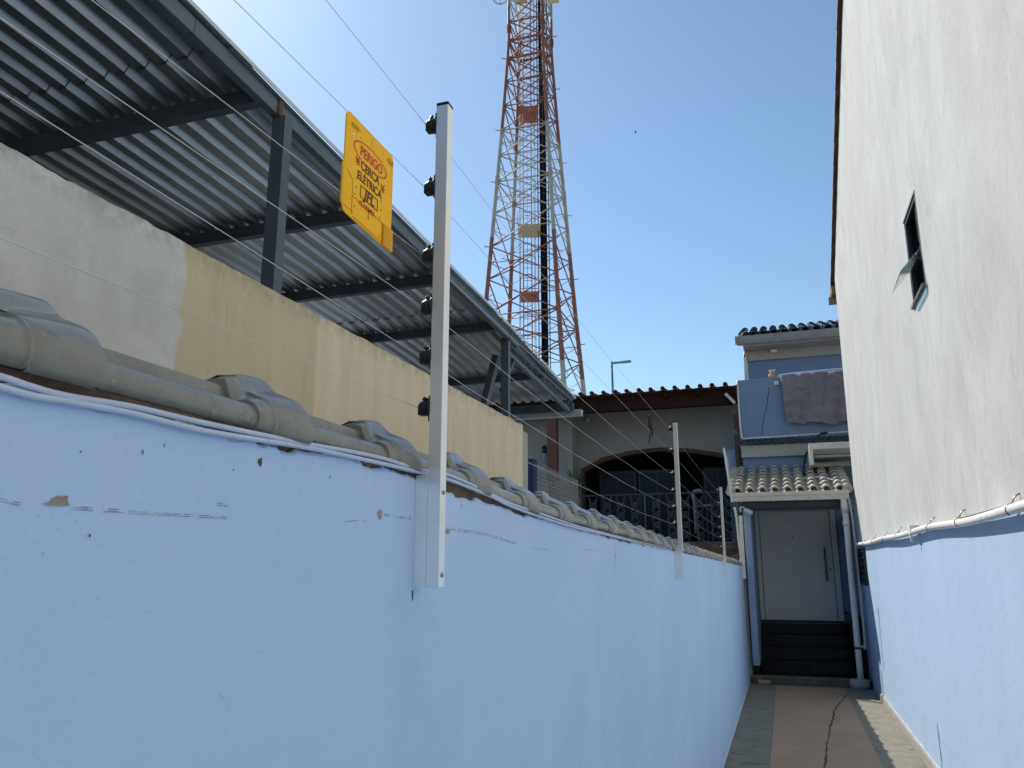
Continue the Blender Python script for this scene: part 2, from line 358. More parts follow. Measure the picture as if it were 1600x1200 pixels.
def obj(name, bm, mats, parent=None, at=None, bevel=0, label=None, smooth=False, fixn=True):
    if fixn: bmesh.ops.recalc_face_normals(bm, faces=bm.faces[:])
    me = bpy.data.meshes.new(name)
    off = Vector(at) if at is not None else Vector((0, 0, 0))
    if parent is not None: off = root_of(parent).location.copy()
    bmesh.ops.translate(bm, verts=bm.verts[:], vec=-off)
    if smooth:
        for f in bm.faces: f.smooth = True
    bm.to_mesh(me); bm.free()
    for m in (mats if isinstance(mats, (list, tuple)) else [mats]): me.materials.append(m)
    o = bpy.data.objects.new(name, me); S.collection.objects.link(o)
    if parent is not None: o.parent = parent
    else: o.location = off
    if bevel:
        md = o.modifiers.new('edge', 'BEVEL'); md.width = bevel; md.segments = 2; md.limit_method = 'ANGLE'; md.angle_limit = R(40)
    if label: o['label'] = label
    return o
def tag(o, label, cat, group=None):
    o['label'] = label; o['category'] = cat
    if group: o['group'] = group
    return o
def thing(name, label, cat, loc=(0, 0, 0), group=None):
    o = bpy.data.objects.new(name, None); S.collection.objects.link(o); o.location = loc; o.empty_display_size = .1
    return tag(o, label, cat, group)
def struct(o): o['kind'] = 'structure'; return o
def P(name, mats, parent, fn, **k):
    bm = NB(); fn(bm); return obj(name, bm, mats, parent, **k)
def copy_tree(o, parent=None):
    c = o.copy(); S.collection.objects.link(c); c.parent = parent
    for ch in list(o.children):
        copy_tree(ch, c)
    return c
def lerp(a, b, t): return a+(b-a)*t
def interp(tab, x):
    if x <= tab[0][0]: return tab[0][1]
    for (x0, y0), (x1, y1) in zip(tab, tab[1:]):
        if x <= x1: return lerp(y0, y1, (x-x0)/(x1-x0))
    return tab[-1][1]

# ------------------------------------------------------------------ ground and paving
def plane(x0, y0, x1, y1, z, th=.05):
    return lambda bm: box(bm, (x0, y0, z-th), (x1, y1, z))
struct(P('ground', GROUND, None, plane(-900, -900, 900, 1500, -.02)))
struct(P('pavement', PAVE, None, plane(-.66, -4, 1.12, 13.12, 0, .015)))
struct(P('shade_toned_floor', M('yard_shade_dark', (.07, .068, .065), .9), None, plane(-14, -5, -1.96, 14.6, 0, .015)))  # unseen floor, its dark colour stands in for the yard's shade
struct(P('path', PATH, None, plane(-.256, -4, .675, 13.0, .006, .01)))
def crackline(bm, pts, w_, z):
    L, Rr = [], []
    for i, (x, y) in enumerate(pts):
        ww = w_*random.uniform(.35, 1.2)*(0.2 if i in (0, len(pts)-1) else 1)
        L.append((x-ww, y, z)); Rr.append((x+ww, y, z))
    sheet(bm, [L, Rr], smooth=False)
def f(bm):
    px = [(1326,1083),(1318,1092),(1309,1103),(1303,1112),(1301,1124),(1297,1138),(1295,1152),(1292,1166),(1291,1182),(1288,1200),(1286,1230)]
    g = [atZ(u, v, .006) for u, v in px]; pts = []
    for a, b_ in zip(g, g[1:]):
        for k in range(5):
            q = a.lerp(b_, k/5); pts.append((q.x+random.uniform(-.008, .008), q.y))
    crackline(bm, pts, .010, .0068)
    a = atZ(1299, 1123, .006); b_ = atZ(1310, 1126, .006)
    sheet(bm, [[(a.x, a.y-.03, .0069), (b_.x, b_.y-.02, .0069)], [(a.x, a.y+.03, .0069), (b_.x, b_.y, .0069)]], smooth=False)
struct(P('path_crack', M('crack_dirt', (.035, .03, .027), .95), None, f))

# ------------------------------------------------------------------ left boundary wall
XW = -.64
TOPPX = [(0,594),(40,598),(62,612),(105,623),(160,634),(210,643),(315,667),(345,674),(360,684),(378,688),(400,683),(420,690),(450,700),(500,708),(550,716),(600,730),(640,744),
         (665,751),(700,768),(733,775),(770,787),(800,797),(850,811),(955,840),(1054,861),(1159,883)]
TOP = [(atX(u, v, XW).y, atX(u, v, XW).z) for u, v in TOPPX]
TOP = [(-4, 1.862), (.3, 1.862)] + TOP + [(13.3, 1.735)]
def wall_top(y): return interp(TOP, y)
root = thing('boundary_wall', 'long light blue rendered boundary wall with chipped paint beneath the khaki coping tiles', 'wall', (-.72, 4.6, 0))
def f(bm):
    ys = [-4+.2*i for i in range(21)]; y = .02
    while y < 13.2:
        ys.append(y); y += .006 if y < 2.5 else (.02 if y < 5 else .08)
    ys = [y for y in ys if y < 13.2]+[13.2]
    tops = []
    for y in ys:
        n = noise.noise(Vector((y*22, 1.3, 0)))*.004 + noise.noise(Vector((y*90, 4.3, 0)))*.002
        if y > .84 and noise.noise(Vector((y*9, 9.3, 0))) > .25: n -= .006
        tops.append(wall_top(y)+n*(1 if y < 6 else .4))
    F = [[(XW, y, 0) for y in ys], [(XW, y, 1.2) for y in ys], [(XW, y, t-.005) for y, t in zip(ys, tops)], [(XW-.004, y, t) for y, t in zip(ys, tops)],
         [(-.80, y, t) for y, t in zip(ys, tops)], [(-.80, y, 0) for y in ys]]
    V = sheet(bm, F, smooth=False)
    for e in (0, -1): bm.faces.new([V[k][e] for k in range(6)])
P('wall_body', BLUE, root, f)
# broken brick and mortar bed under the coping
def f(bm):
    y = -1.0; prev = None
    while y < 13.2:
        z0 = wall_top(y)-.03; z1 = interp(TZ, y)+1.878
        nx = noise.noise(Vector((y*30, 0, 0)))*.005+noise.noise(Vector((y*110, 5, 0)))*.004
        row = [(-.649+nx, y, z0), (-.651-nx*.6, y, (z0*.6+z1*.4)), (-.647+nx*.7, y, z1-.004), (-.66, y, z1), (-.79, y, z1), (-.79, y, z0)]
        row = [bm.verts.new(p) for p in row]
        if prev:
            for i in range(5): bm.faces.new((prev[i], prev[i+1], row[i+1], row[i]))
        prev = row; y += .007 if y < 3 else .05
TZ = [(-1, 0), (1.5, 0), (1.95, -.024), (2.35, -.037), (3.4, -.042), (4.3, -.055), (5, -.071), (5.7, -.077), (7.8, -.105), (10.4, -.131), (13, -.153)]
P('mortar_bed', BRICK, root, f)
# chips in the paint: bare plaster with irregular outlines, and long scratches
def blob(bm, cy, cz, ry, rz, mi, x=XW+.0012, n=26, seed=0, flat=0):
    vs = []
    for k in range(n):
        t = 2*math.pi*k/n; r = 1+.55*noise.noise(Vector((math.cos(t)*1.8+seed, math.sin(t)*1.8, seed*3.1)))
        zz = math.sin(t)*rz*r
        if flat and zz < 0: zz *= .35
        vs.append(bm.verts.new((x, cy+math.cos(t)*ry*r, cz+zz)))
    bm.faces.new(vs).material_index = mi
def scratch(bm, pxs, wz, gaps=.25, dbl=False):
    g = [atX(u, v, XW+.001) for u, v in pxs]; seg = []
    for a, b_ in zip(g, g[1:]):
        m = max(2, int((b_-a).length/.006))
        for k in range(m): seg.append(a.lerp(b_, k/m))
    for i in range(len(seg)-1):
        if noise.noise(Vector((i*.35+pxs[0][0], 0, 0)))+.5 < gaps: continue
        a, b_ = seg[i], seg[i+1]; w1 = wz*random.uniform(.3, 1)
        j = random.uniform(-1, 1)*wz*.5
        for o_ in ((0, wz*2.6) if dbl else (0,)):
            if o_ and noise.noise(Vector((i*.6+pxs[0][1], 7, 0))) < -.05: continue
            vs = [bm.verts.new(p) for p in ((a.x, a.y, a.z+j+o_), (b_.x, b_.y+.001, b_.z+j+o_), (b_.x, b_.y+.001, b_.z+w1+j+o_), (a.x, a.y, a.z+w1+j+o_))]
            bm.faces.new(vs).material_index = 1
def f(bm):
    c = atX(94, 786, XW); blob(bm, c.y, c.z, .010, .0075, 0, seed=3, flat=1)
    c = atX(80, 788, XW); blob(bm, c.y, c.z, .012, .0028, 0, x=XW+.0016, seed=4, flat=1)
    c = atX(593, 804, XW); blob(bm, c.y, c.z, .007, .0085, 0, seed=6)
    c = atX(699, 830, XW); blob(bm, c.y, c.z, .010, .006, 0, seed=8)
    c = atX(406, 722, XW); blob(bm, c.y, c.z, .004, .005, 2, seed=9)
    c = atX(28, 608, XW); blob(bm, c.y, c.z-.003, .003, .004, 2, seed=2)
    for u, v, a, b_ in ((222, 706, .0008, .0034), (256, 696, .0007, .0024), (125, 706, .0009, .0012), (364, 734, .0008, .0015), (139, 837, .0012, .0015), (515, 745, .001, .002), (961, 870, .003, .006), (721, 790, .001, .006), (612, 850, .001, .0015), (640, 865, .001, .0015)):
        c = atX(u, v, XW); blob(bm, c.y, c.z, a, b_, 2, seed=u)
    scratch(bm, [(0,783),(40,792)], .0009, .3, True); scratch(bm, [(110,796),(200,802),(359,811)], .0009, .2, True)
    scratch(bm, [(600,806),(645,812)], .0010, .45, True); scratch(bm, [(705,828),(760,836),(808,851)], .0013, .35, True)
    scratch(bm, [(832,856),(860,860)], .002, .5); scratch(bm, [(910,860),(935,860)], .0016, .5, True); scratch(bm, [(340,790),(380,792)], .001, .5, True)
    scratch(bm, [(540,815),(590,812)], .001, .5)
    blob(bm, atX(644, 929, XW).y, atX(644, 929, XW).z, .0025, .010, 2, x=XW+.0014, seed=12)
    scratch(bm, [(343,1085),(352,1098),(360,1120)], .0006, .2)
    scratch(bm, [(405,1018),(416,1017)], .0007, .1); scratch(bm, [(868,972),(880,1000)], .0008, .25)
    # vertical hairline crack and rust dribble under the first post
    g0 = atX(961, 850, XW+.001); 
    for k in range(14):
        z = g0.z-.008*k; yy = g0.y+random.uniform(-.004, .004)
        vs = [bm.verts.new(p) for p in ((XW+.001, yy, z), (XW+.001, yy+.003, z), (XW+.001, yy+.003, z-.006), (XW+.001, yy, z-.006))]
        bm.faces.new(vs).material_index = 1
P('paint_chips', [PLASTER, CRACK, M('dark_hole', (.09, .07, .06), .9, .3, 60)], root, f)
P('whitewash_strip', LIMEW, root, lambda bm: box(bm, (XW-.002, -3, .004), (XW+.006, 13.18, .022)))

# ------------------------------------------------------------------ coping tiles
BP = [(-.652,1.874),(-.646,1.876),(-.6405,1.882),(-.640,1.891),(-.644,1.900),(-.652,1.907),(-.662,1.910),(-.672,1.907),(-.680,1.902),(-.688,1.906),(-.694,1.919),(-.698,1.932),(-.704,1.938),(-.74,1.941),(-.86,1.915),(-.94,1.872)]
IP = [(-.645,1.872),(-.640,1.875),(-.635,1.882),(-.635,1.893),(-.639,1.905),(-.648,1.914),(-.659,1.919),(-.669,1.920),(-.679,1.924),(-.685,1.932),(-.689,1.942),(-.693,1.950),(-.700,1.952),(-.735,1.949),(-.86,1.925),(-.945,1.872)]
CP = [(-.634,1.870),(-.629,1.874),(-.627,1.885),(-.630,1.898),(-.637,1.912),(-.649,1.925),(-.663,1.933),(-.677,1.938),(-.689,1.943),(-.697,1.950),(-.705,1.959),(-.715,1.967),(-.726,1.968),(-.745,1.964),(-.86,1.92),(-.955,1.872)]
L = .372
# (distance along the tile, blend inner band, blend main band)
WT = [(0,0,0),(.268,0,0),(.269,.6,0),(.276,.8,0),(.282,1,.04),(.291,1,.05),(.296,1,.22),(.2975,1,.46),(.301,1,.50),(.3025,1,.38),(.3045,1,.52),(.314,1,.74),(.330,1,.95),(.350,1,1.14),(.368,1,1.27),(.376,1,1.30),(.379,1,1.2)]
def tile_mesh():
    bm = NB(); rows = []
    ys = [0, .06, .12, .18, .24]+[a[0] for a in WT[1:]]
    wi = [(a[0], a[1]) for a in WT]; wc = [(a[0], a[2]) for a in WT]
    for y in ys:
        ti, tc = interp(wi, y), interp(wc, y)
        # resample with a smooth cross-section
        pts = [(lerp(lerp(b[0], i_[0], ti), c[0], tc), lerp(lerp(b[1], i_[1], ti), c[1], tc)) for b, i_, c in zip(BP, IP, CP)]
        fine = []
        for i in range(len(pts)-1):
            p0 = pts[max(i-1, 0)]; p1 = pts[i]; p2 = pts[i+1]; p3 = pts[min(i+2, len(pts)-1)]
            for k in range(3):
                s = k/3
                fine.append(tuple(.5*((2*p1[j])+(-p0[j]+p2[j])*s+(2*p0[j]-5*p1[j]+4*p2[j]-p3[j])*s*s+(-p0[j]+3*p1[j]-3*p2[j]+p3[j])*s**3) for j in (0, 1)))
        fine.append(pts[-1]); rows.append([(x, y, z) for x, z in fine])
    last = rows[-1]
    inner = [(-.78+(x+.78)*.94, .3795, 1.866+(z-1.866)*.90) for x, y, z in last]
    rows.append(inner); rows.append([(x, .30, z) for x, y, z in inner])
    V = sheet(bm, rows); bmesh.ops.recalc_face_normals(bm, faces=bm.faces[:])
    for e in bm.edges:
        if len(e.link_faces) == 2 and e.calc_face_angle(0) > R(38): e.smooth = False
    bmesh.ops.translate(bm, verts=bm.verts[:], vec=(.79, 0, -1.866))
    return bm
tile0 = obj('coping_tile', tile_mesh(), TILE, None)
for fc in tile0.data.polygons: fc.use_smooth = True
yk = .965-.379-L*4; k = 0; TL = []
while yk < 12.95:
    TL.append(yk); yk += L+random.uniform(-.004, .004); k += 1
ORD = ['first','second','third','fourth','fifth','sixth','seventh','eighth','ninth','tenth','eleventh','twelfth','thirteenth','fourteenth','fifteenth','sixteenth',
       'seventeenth','eighteenth','nineteenth','twentieth','twenty-first','twenty-second','twenty-third','twenty-fourth','twenty-fifth','twenty-sixth','twenty-seventh','twenty-eighth','twenty-ninth','thirtieth','thirty-first','thirty-second','thirty-third','thirty-fourth','thirty-fifth']
vis = 0
for i, y in enumerate(TL):
    if i < 3: continue     # behind the camera frame
    o = tile0 if vis == 0 else tile0.copy()
    if vis: S.collection.objects.link(o)
    dz = interp(TZ, y)
    o.location = (-.79+random.uniform(-.002, .002), y, 1.866+dz+random.uniform(-.0015, .0015))
    slope = (interp(TZ, y+L)-dz)/L
    o.rotation_euler = (math.atan(slope)+random.uniform(-.004, .004), random.uniform(-.012, .012), random.uniform(-.008, .008))
    if vis == 0: lab = 'glazed khaki coping tile with a broad shiny collar, nearest one at the left edge'
    elif vis == 1: lab = 'long khaki coping tile between the nearest collar and the second one'
    elif y < 1.0: lab = 'khaki coping tile just left of the nearest fence post'
    elif y < 1.36: lab = 'khaki coping tile passing behind the nearest fence post'
    elif y < 4.7: lab = '%s khaki coping tile beyond the nearest fence post' % ORD[vis-4]
    elif y < 8.5: lab = 'khaki coping tile, %s of the small ones from the second fence post onward' % ORD[int((y-4.7)/L)]
    else: lab = 'tiny far khaki coping tile, %s of those past the third fence post' % ORD[int((y-8.5)/L)]
    tag(o, lab, 'coping tile', 'khaki coping tiles along the top of the blue wall'); vis += 1

# ------------------------------------------------------------------ white cable along the wall top
def cable_run(off, dz, r, seed):
    px = [(-60,580),(0,594),(52,608),(105,620),(210,640),(315,664),(420,683),(480,695),(550,709),(600,719),(640,730),(665,737),(695,743),(733,757),(770,774),(800,789),(850,806),(900,822),(955,836),(1010,850),(1050,858)]
    pts = []
    for i, (u, v) in enumerate(px):
        q = atX(u, v, XW+off); pts.append((q.x, q.y, q.z+dz+.0012*math.sin(i*1.7+seed)))
    return pts
def spline(pts, n=5):
    pts = [Vector(p) for p in pts]; out = []
    for i in range(len(pts)-1):
        p0 = pts[max(i-1, 0)]; p1 = pts[i]; p2 = pts[i+1]; p3 = pts[min(i+2, len(pts)-1)]
        for k in range(n):
            s = k/n; out.append(.5*((2*p1)+(-p0+p2)*s+(2*p0-5*p1+4*p2-p3)*s*s+(-p0+3*p1-3*p2+p3)*s**3))
    out.append(pts[-1]); return out
for off, dz, r, s_, lab in ((.006, .002, .0034, 0, 'upper white cable of the pair running under the coping tiles'), (.007, -.0052, .0036, 2, 'lower white cable of the pair running under the coping tiles')):
    o = P('cable', CABLEW, None, lambda bm: (lambda q: tube(bm, q, [r*min(1, max(.6, 1.6-v.y*.25)) for v in q], 8))(spline(cable_run(off, dz, r, s_))), at=(XW, 1, 1.86))
    tag(o, lab, 'cable', 'white cables along the wall top')

# ------------------------------------------------------------------ electric fence posts
INS = [2.592, 2.452, 2.305, 2.198, 2.096, 1.995]
def fence_post():
    r = thing('fence_post', '', 'fence post', (XW, 1.345, 1.664))
    x0, x1, y0, y1 = -.6155, -.5895, 1.345, 1.371
    P('post_tube', ALU, r, lambda bm: box(bm, (x0, y0, 1.664), (x1, y1, 2.628)), bevel=.0012)
    P('spacer', ALU, r, lambda bm: box(bm, (XW, y0, 1.664), (x0-.0004, y1, 1.866)), bevel=.001)
    P('end_cap', BLACKP, r, lambda bm: box(bm, (x0-.0006, y0-.0006, 2.626), (x1+.0006, y1+.0006, 2.634)), bevel=.002)
    for z in (1.686, 1.834):
        def f(bm):
            lathe(bm, (x1, (y0+y1)/2, z), (1, 0, 0), [(0, .0042), (.0012, .0044), (.0022, .0036), (.0026, .0024), (.0014, .0018), (.0012, .0001)], 14)
        P('screw', SCREW, r, f)
    for z in INS:
        def f(bm):
            c = (x0, (y0+y1)/2, z)
            lathe(bm, c, (-1, 0, 0), [(0, .018), (.003, .0185), (.006, .015), (.0075, .0155), (.010, .0145), (.012, .016), (.016, .0155), (.019, .013), (.021, .0135), (.024, .0115), (.027, .006), (.0275, .001)], 12)
            box(bm, (x0-.004, y0+.003, z-.027), (x0, y1-.003, z+.022))
            bar(bm, (x0-.010, y0+.013, z+.015), (x0-.016, y0+.006, z+.018), .008, .006)
            bar(bm, (x0-.018, y0+.004, z-.004), (x0-.018, y1-.004, z-.004), .016, .020)
        P('insulator', BLACKP, r, f, bevel=.0008)
    return r
post1 = fence_post(); post1['label'] = 'tall white aluminium fence post, nearest, with black insulators against the sky'
post1['group'] = 'electric fence posts on the blue wall'
for y, z, lab in ((5.03, -.036, 'thin white fence post midway down the wall in front of the dark arch'), (8.80, -.092, 'short far white fence post before the porch corner')):
    c = copy_tree(post1); c.location = (XW, y, 1.664+z); c['label'] = lab; c['group'] = 'electric fence posts on the blue wall'
    if y > 8: c.rotation_euler = (R(-.4), 0, 0)
def f(bm):
    a = atY(1131, 700, 12.7); b_ = atY(1144, 785, 12.7); bar(bm, a, b_, .032, .032)
lp = thing('leaning_post', 'slim white pole leaning beside the porch roof above the wall end', 'post', atY(1144, 785, 12.7))
P('post_tube', ALU, lp, f, bevel=.002)
def f(bm):
    a = atY(1133, 706, 12.7)
    for v in (725, 745, 765, 782):
        tube(bm, [a, atY(1150, v, 12.9)], .002, 5)
P('stay_wires', WIRE, lp, f)

# ------------------------------------------------------------------ fence wires
WX = -.641
left = {0: 2.600, 1: 2.425, 2: 2.270, 3: 2.186, 4: 2.118, 5: 1.985}
WN = ['highest fence wire, topmost of six on the black insulators', 'second fence wire from the top, the one that carries the yellow sign',
      'third fence wire from the top, passing behind the foot of the yellow sign', 'fourth fence wire from the top, crossing the shed roof', 'fifth fence wire, running just above the beige wall top',
      'lowest fence wire, crossing the face of the beige wall']
for i in range(6):
    def f(bm):
        pts = [(WX, -.6, lerp(INS[i], left[i], 1.6)), (WX, .45, left[i]), (WX, 1.358, INS[i])]
        z2, z3 = INS[i]-.036, INS[i]-.092
        n = 12; kink = []
        for k in range(1, n):
            t = k/n; kink.append((WX+random.uniform(-.0015, .0015), lerp(1.358, 5.043, t), lerp(INS[i], z2, t)-.018*4*t*(1-t)*(1 if i != 3 else 1.5)+random.uniform(-.0014, .0014)))
        pts += kink+[(WX, 5.043, z2)]
        for k in range(1, 7):
            t = k/7; pts.append((WX, lerp(5.043, 8.813, t), lerp(z2, z3, t)-.014*4*t*(1-t)+random.uniform(-.001, .001)))
        pts.append((WX, 8.813, z3)); e = atY(1150, 700+i*15, 12.9); pts.append((-.70, 12.8, min(z3+.1, e.z)))
        tube(bm, pts, .00062, 6)
        for yy in (1.358, 5.043):   # wire wrapped round the insulator head
            pass
    o = P('fence_wire', WIRE, None, f, at=(WX, 1.358, INS[i])); tag(o, WN[i], 'wire', 'six parallel electric fence wires')
def f(bm):
    a = atX(1014, 648, WX)
    tube(bm, [a, a+Vector((.004, .03, -.03)), a+Vector((.002, .06, -.05)), a+Vector((0, .04, -.085)), a+Vector((0, -.01, -.06)), a+Vector((0, -.02, -.02)), a], .0035, 6)
    tube(bm, [a+Vector((0, .02, -.06)), a+Vector((.004, 0, -.10)), a+Vector((0, -.04, -.165))], [.006, .004, .002], 6)
    tube(bm, [a+Vector((0, -.03, -.065)), a+Vector((.01, .03, -.07)), a+Vector((.0, .09, -.10))], .004, 5)
tag(P('dry_twig', WOODD, None, f, at=atX(1014, 660, WX)), 'dark dry twig snagged on the fence wires in front of the terrace wall', 'twig')

# ------------------------------------------------------------------ warning sign
sgx = WX+.004
sg = thing('warning_sign', 'yellow plastic electric fence warning sign hanging from the second wire', 'sign', (sgx, 1.12, 2.43))
Y0, Y1, Z0, Z1 = 1.037, 1.207, 2.262, 2.443
# plate in its own plane: s across (y), t up (z), sheared a touch by hanging slack
def sp(s, t, d=0):
    return Vector((sgx+d, lerp(Y0, Y1, s), lerp(Z0, Z1, t) - .004*s*(1-t)*2))
def f(bm):
    def rr(s0, t0, s1, t1, r, n=5):
        out = []
        for cx, cy, a0 in ((s1-r, t1-r, 0), (s0+r, t1-r, 90), (s0+r, t0+r, 180), (s1-r, t0+r, 270)):
            for k in range(n+1):
                a = R(a0+90*k/n); out.append((cx+math.cos(a)*r, cy+math.sin(a)*r))
        return out
    o = rr(0, .0, 1, 1, .07)
    def hole(pts): return [(sp(s, t).y, sp(s, t).z) for s, t in pts]
    holes = [hole([(.49,.885),(.515,.885),(.515,.95),(.49,.95)]), hole([(.49,.855),(.515,.855),(.515,.872),(.49,.872)]),
             hole([(.13,.835),(.19,.80),(.19,.85)]), hole([(.90,.835),(.95,.79),(.95,.85)]), hole([(.26,.895),(.285,.895),(.285,.92),(.26,.92)]), hole([(.26,.83),(.285,.83),(.285,.855),(.26,.855)]),
             hole([(.74,.90),(.762,.90),(.762,.925),(.74,.925)]), hole([(.74,.83),(.762,.83),(.762,.855),(.74,.855)])]
    holed(bm, [(sp(s, t).y, sp(s, t).z) for s, t in o], holes, sgx-.0022, sgx, 'x')
P('sign_plate', YELLOW, sg, f)
for p_, q_, d0, d1 in (((.81, -.01), (1.01, .22), -.001, .0035), ((.10, .88), (.24, .92), 0, .002), ((.86, .88), (.98, .93), 0, .002), ((-.03, .06), (.0, .46), -.002, .001)):
    def f(bm):
        a, b_ = sp(*p_), sp(*q_); box(bm, (sgx+d0, a.y, a.z), (sgx+d1, b_.y, b_.z))
    P('clip', YELLOW, sg, f, bevel=.0008)
def f(bm):
    d = sgx+.0006
    def ln(s0, t0, s1, t1, w_=.0009):
        a, b_ = sp(s0, t0), sp(s1, t1); bar(bm, (d, a.y, a.z), (d, b_.y, b_.z), .0006, w_, up=(0, 1, 0) if abs(s1-s0) < .1 else (0, 0, 1))
    ln(.17, .215, .79, .215); ln(.17, .03, .17, .36); ln(.17, .36, .06, .42); ln(.795, 0, .795, .22, .0022); ln(.50, .12, .50, .21, .0024)
    ln(.02, .06, .2, .06); ln(.19, .02, .8, .02)
    for s, t in ((.24,.42),(.24,.33),(.22,.25),(.22,.13),(.50,.235),(.76,.42),(.76,.33),(.74,.245),(.74,.06)):
        p = sp(s, t); lathe(bm, (sgx, p.y, p.z), (1, 0, 0), [(0, .0017), (.0008, .0015), (.0009, .0001)], 8)
P('moulded_lines', YDARK, sg, f)
def text(name, body, s, t, size, mat, bold=.0, xs=1.0, ital=0):
    cu = bpy.data.curves.new(name, 'FONT'); cu.body = body; cu.size = 1; cu.align_x = 'CENTER'; cu.align_y = 'CENTER'; cu.offset = bold; cu.extrude = .01; cu.shear = ital
    to = bpy.data.objects.new(name, cu); S.collection.objects.link(to)
    bpy.context.view_layer.update()
    me = bpy.data.meshes.new_from_object(to.evaluated_get(bpy.context.evaluated_depsgraph_get()))
    bpy.data.objects.remove(to); bpy.data.curves.remove(cu)
    c = sp(s, t)
    me.transform(Matrix(((0, 0, .03, sgx+.0006), (size*xs, 0, 0, c.y), (0, size, 0, c.z), (0, 0, 0, 1))))
    me.transform(Matrix.Translation(-sg.location)); me.materials.clear(); me.materials.append(mat); me.name = name
    o = bpy.data.objects.new(name, me); S.collection.objects.link(o); o.parent = sg; return o
text('lettering', 'PERIGO', .52, .725, .0255, INKRED, .014, .92)
text('lettering', 'CERCA', .50, .590, .0225, INKBLK, .012, .92)
text('lettering', 'ELÉTRICA', .50, .468, .0215, INKBLK, .012, .93)
text('lettering', 'JFL', .50, .335, .029, INKBLK, .02, 1.0, .2)
text('lettering', 'ALARMES', .46, .215, .0125, INKRED, .004, 1.05, 0)
def f(bm):
    c = sp(.50, .727); rows = []
    for rr_ in (1, .93):
        rows.append([(sgx+.0007, c.y+math.cos(t)*.0600*rr_, c.z+math.sin(t)*(.0205 if rr_ == 1 else .0183)) for t in [2*math.pi*k/48 for k in range(49)]])
    sheet(bm, rows, smooth=False)
    for s in (.245, .775):
        c = sp(s, .60 if s < .5 else .565)
        for k, (a, b_) in enumerate((((-.006,-.006),(.006,.008)), ((.006,-.008),(-.006,.006)), ((0,.002),(.007,-.001)), ((0,0),(-.007,.001)))):
            bar(bm, (sgx+.0006, c.y+a[0], c.z+a[1]), (sgx+.0006, c.y+b_[0], c.z+b_[1]), .0008, .0016)
P('printed_emblem', INKRED, sg, f)
def f(bm):
    a, b_ = sp(.32, .272), sp(.68, .398); q = [(a.y, a.z), (b_.y, a.z), (b_.y, b_.z), (a.y, b_.z)]; w_ = .0013
    c_ = [(a.y+w_, a.z+w_), (b_.y-w_, a.z+w_), (b_.y-w_, b_.z-w_), (a.y+w_, b_.z-w_)]
    holed(bm, q, [c_], sgx+.0003, sgx+.0010, 'x')
P('printed_frame', INKBLK, sg, f)
for s_ in (.245, .775):
    def f(bm):
        c = sp(s_, .575 if s_ < .5 else .54); tube(bm, [(sgx+.0006, c.y+math.cos(t)*.003, c.z+math.sin(t)*.003) for t in [2*math.pi*k/12 for k in range(12)]], .0005, 5, closed=True)
    P('printed_ring', INKBLK, sg, f)

# ------------------------------------------------------------------ beige wall of the neighbour
bw = thing('rendered_wall', 'high neighbour wall, grey cement at the near end then beige paint, under the metal roof', 'wall', (-1.9, 3, 0))
def f(bm):
    ys = [-4+.25*i for i in range(18)]; y = .5
    while y < 5.6: ys.append(y); y += .03
    ys.append(5.62)
    tops = [2.748+(noise.noise(Vector((y*7, 3, 0)))*.010+noise.noise(Vector((y*30, 3, 0)))*.005)*(1 if y > 0 else 0) for y in ys]
    V = sheet(bm, [[(-1.8, y, 0) for y in ys], [(-1.8, y, 1.9) for y in ys], [(-1.8, y, t-.012) for y, t in zip(ys, tops)], [(-1.812, y, t) for y, t in zip(ys, tops)], [(-1.95, y, t+.004) for y, t in zip(ys, tops)], [(-1.95, y, 0) for y in ys]], smooth=False)
    for e in (0, -1): bm.faces.new([V[k][e] for k in range(6)])
P('wall_body', BEIGE, bw, f)
P('end_pier', M('pale_end_render', (.44, .42, .33), .9, .12, 6, b=.3), bw, lambda bm: box(bm, (-1.93, 5.62, 0), (-1.797, 5.74, 2.70)), bevel=.01)

# ------------------------------------------------------------------ shed roof behind it
sh = thing('metal_shed', 'open shed with dark corrugated metal roof on blue grey steel columns behind the beige wall', 'shed', (-2.4, 4, 0))
def rz(y): return 3.635-.027*(y-1.9)
def rx(y): return interp([(-2, -1.826), (1.94, -1.846), (2.6, -1.864), (3.65, -1.880), (5.7, -1.906), (8.0, -2.006), (8.3, -2.03)], y)
def f(bm):
    # trapezoidal sheets: ribs run along y
    prof = [(0, 0), (.046, 0), (.052, .040), (.074, .040), (.102, 0)]; pitch = .102
    xs = []
    k = 0
    while k < 62:
        for a, h in prof[:-1]: xs.append((a+pitch*k, h))
        k += 1
    for (ya, yb, dz) in ((-2.0, 2.32, 0), (2.18, 5.32, -.004), (5.18, 8.15, -.008)):
        rows = []
        for i in range(7):
            y = lerp(ya, yb, i/6)
            rows.append([(rx(y)-a, y, rz(y)+h+dz*1.5+noise.noise(Vector((a*2, y*.7, 0)))*.003) for a, h in xs])
        sheet(bm, rows, smooth=False)
        sheet(bm, [[(x, y, z+.0012) for x, y, z in r] for r in rows], smooth=False)
P('roof_sheet', GALV, sh, f)
def f(bm):
    for y in (2.44, 3.52, 4.5, 5.5, 7.0):
        for k in range(0, 40, 3):
            x = rx(y)-.024-.102*k; lathe(bm, (x, y-.035, rz(y)-.002), (0, 0, -1), [(0, .007), (.004, .007), (.005, .003), (.012, .003)], 6)
sw = P('roof_screws', RUST, sh, f); sw['kind'] = 'stuff'
P('added_sun_block_wall', CONC, sh, lambda bm: box(bm, (-8.3, -3, 0), (-8.15, 8.6, 3.7)))  # unseen wall, added to keep sunlight from under the roof
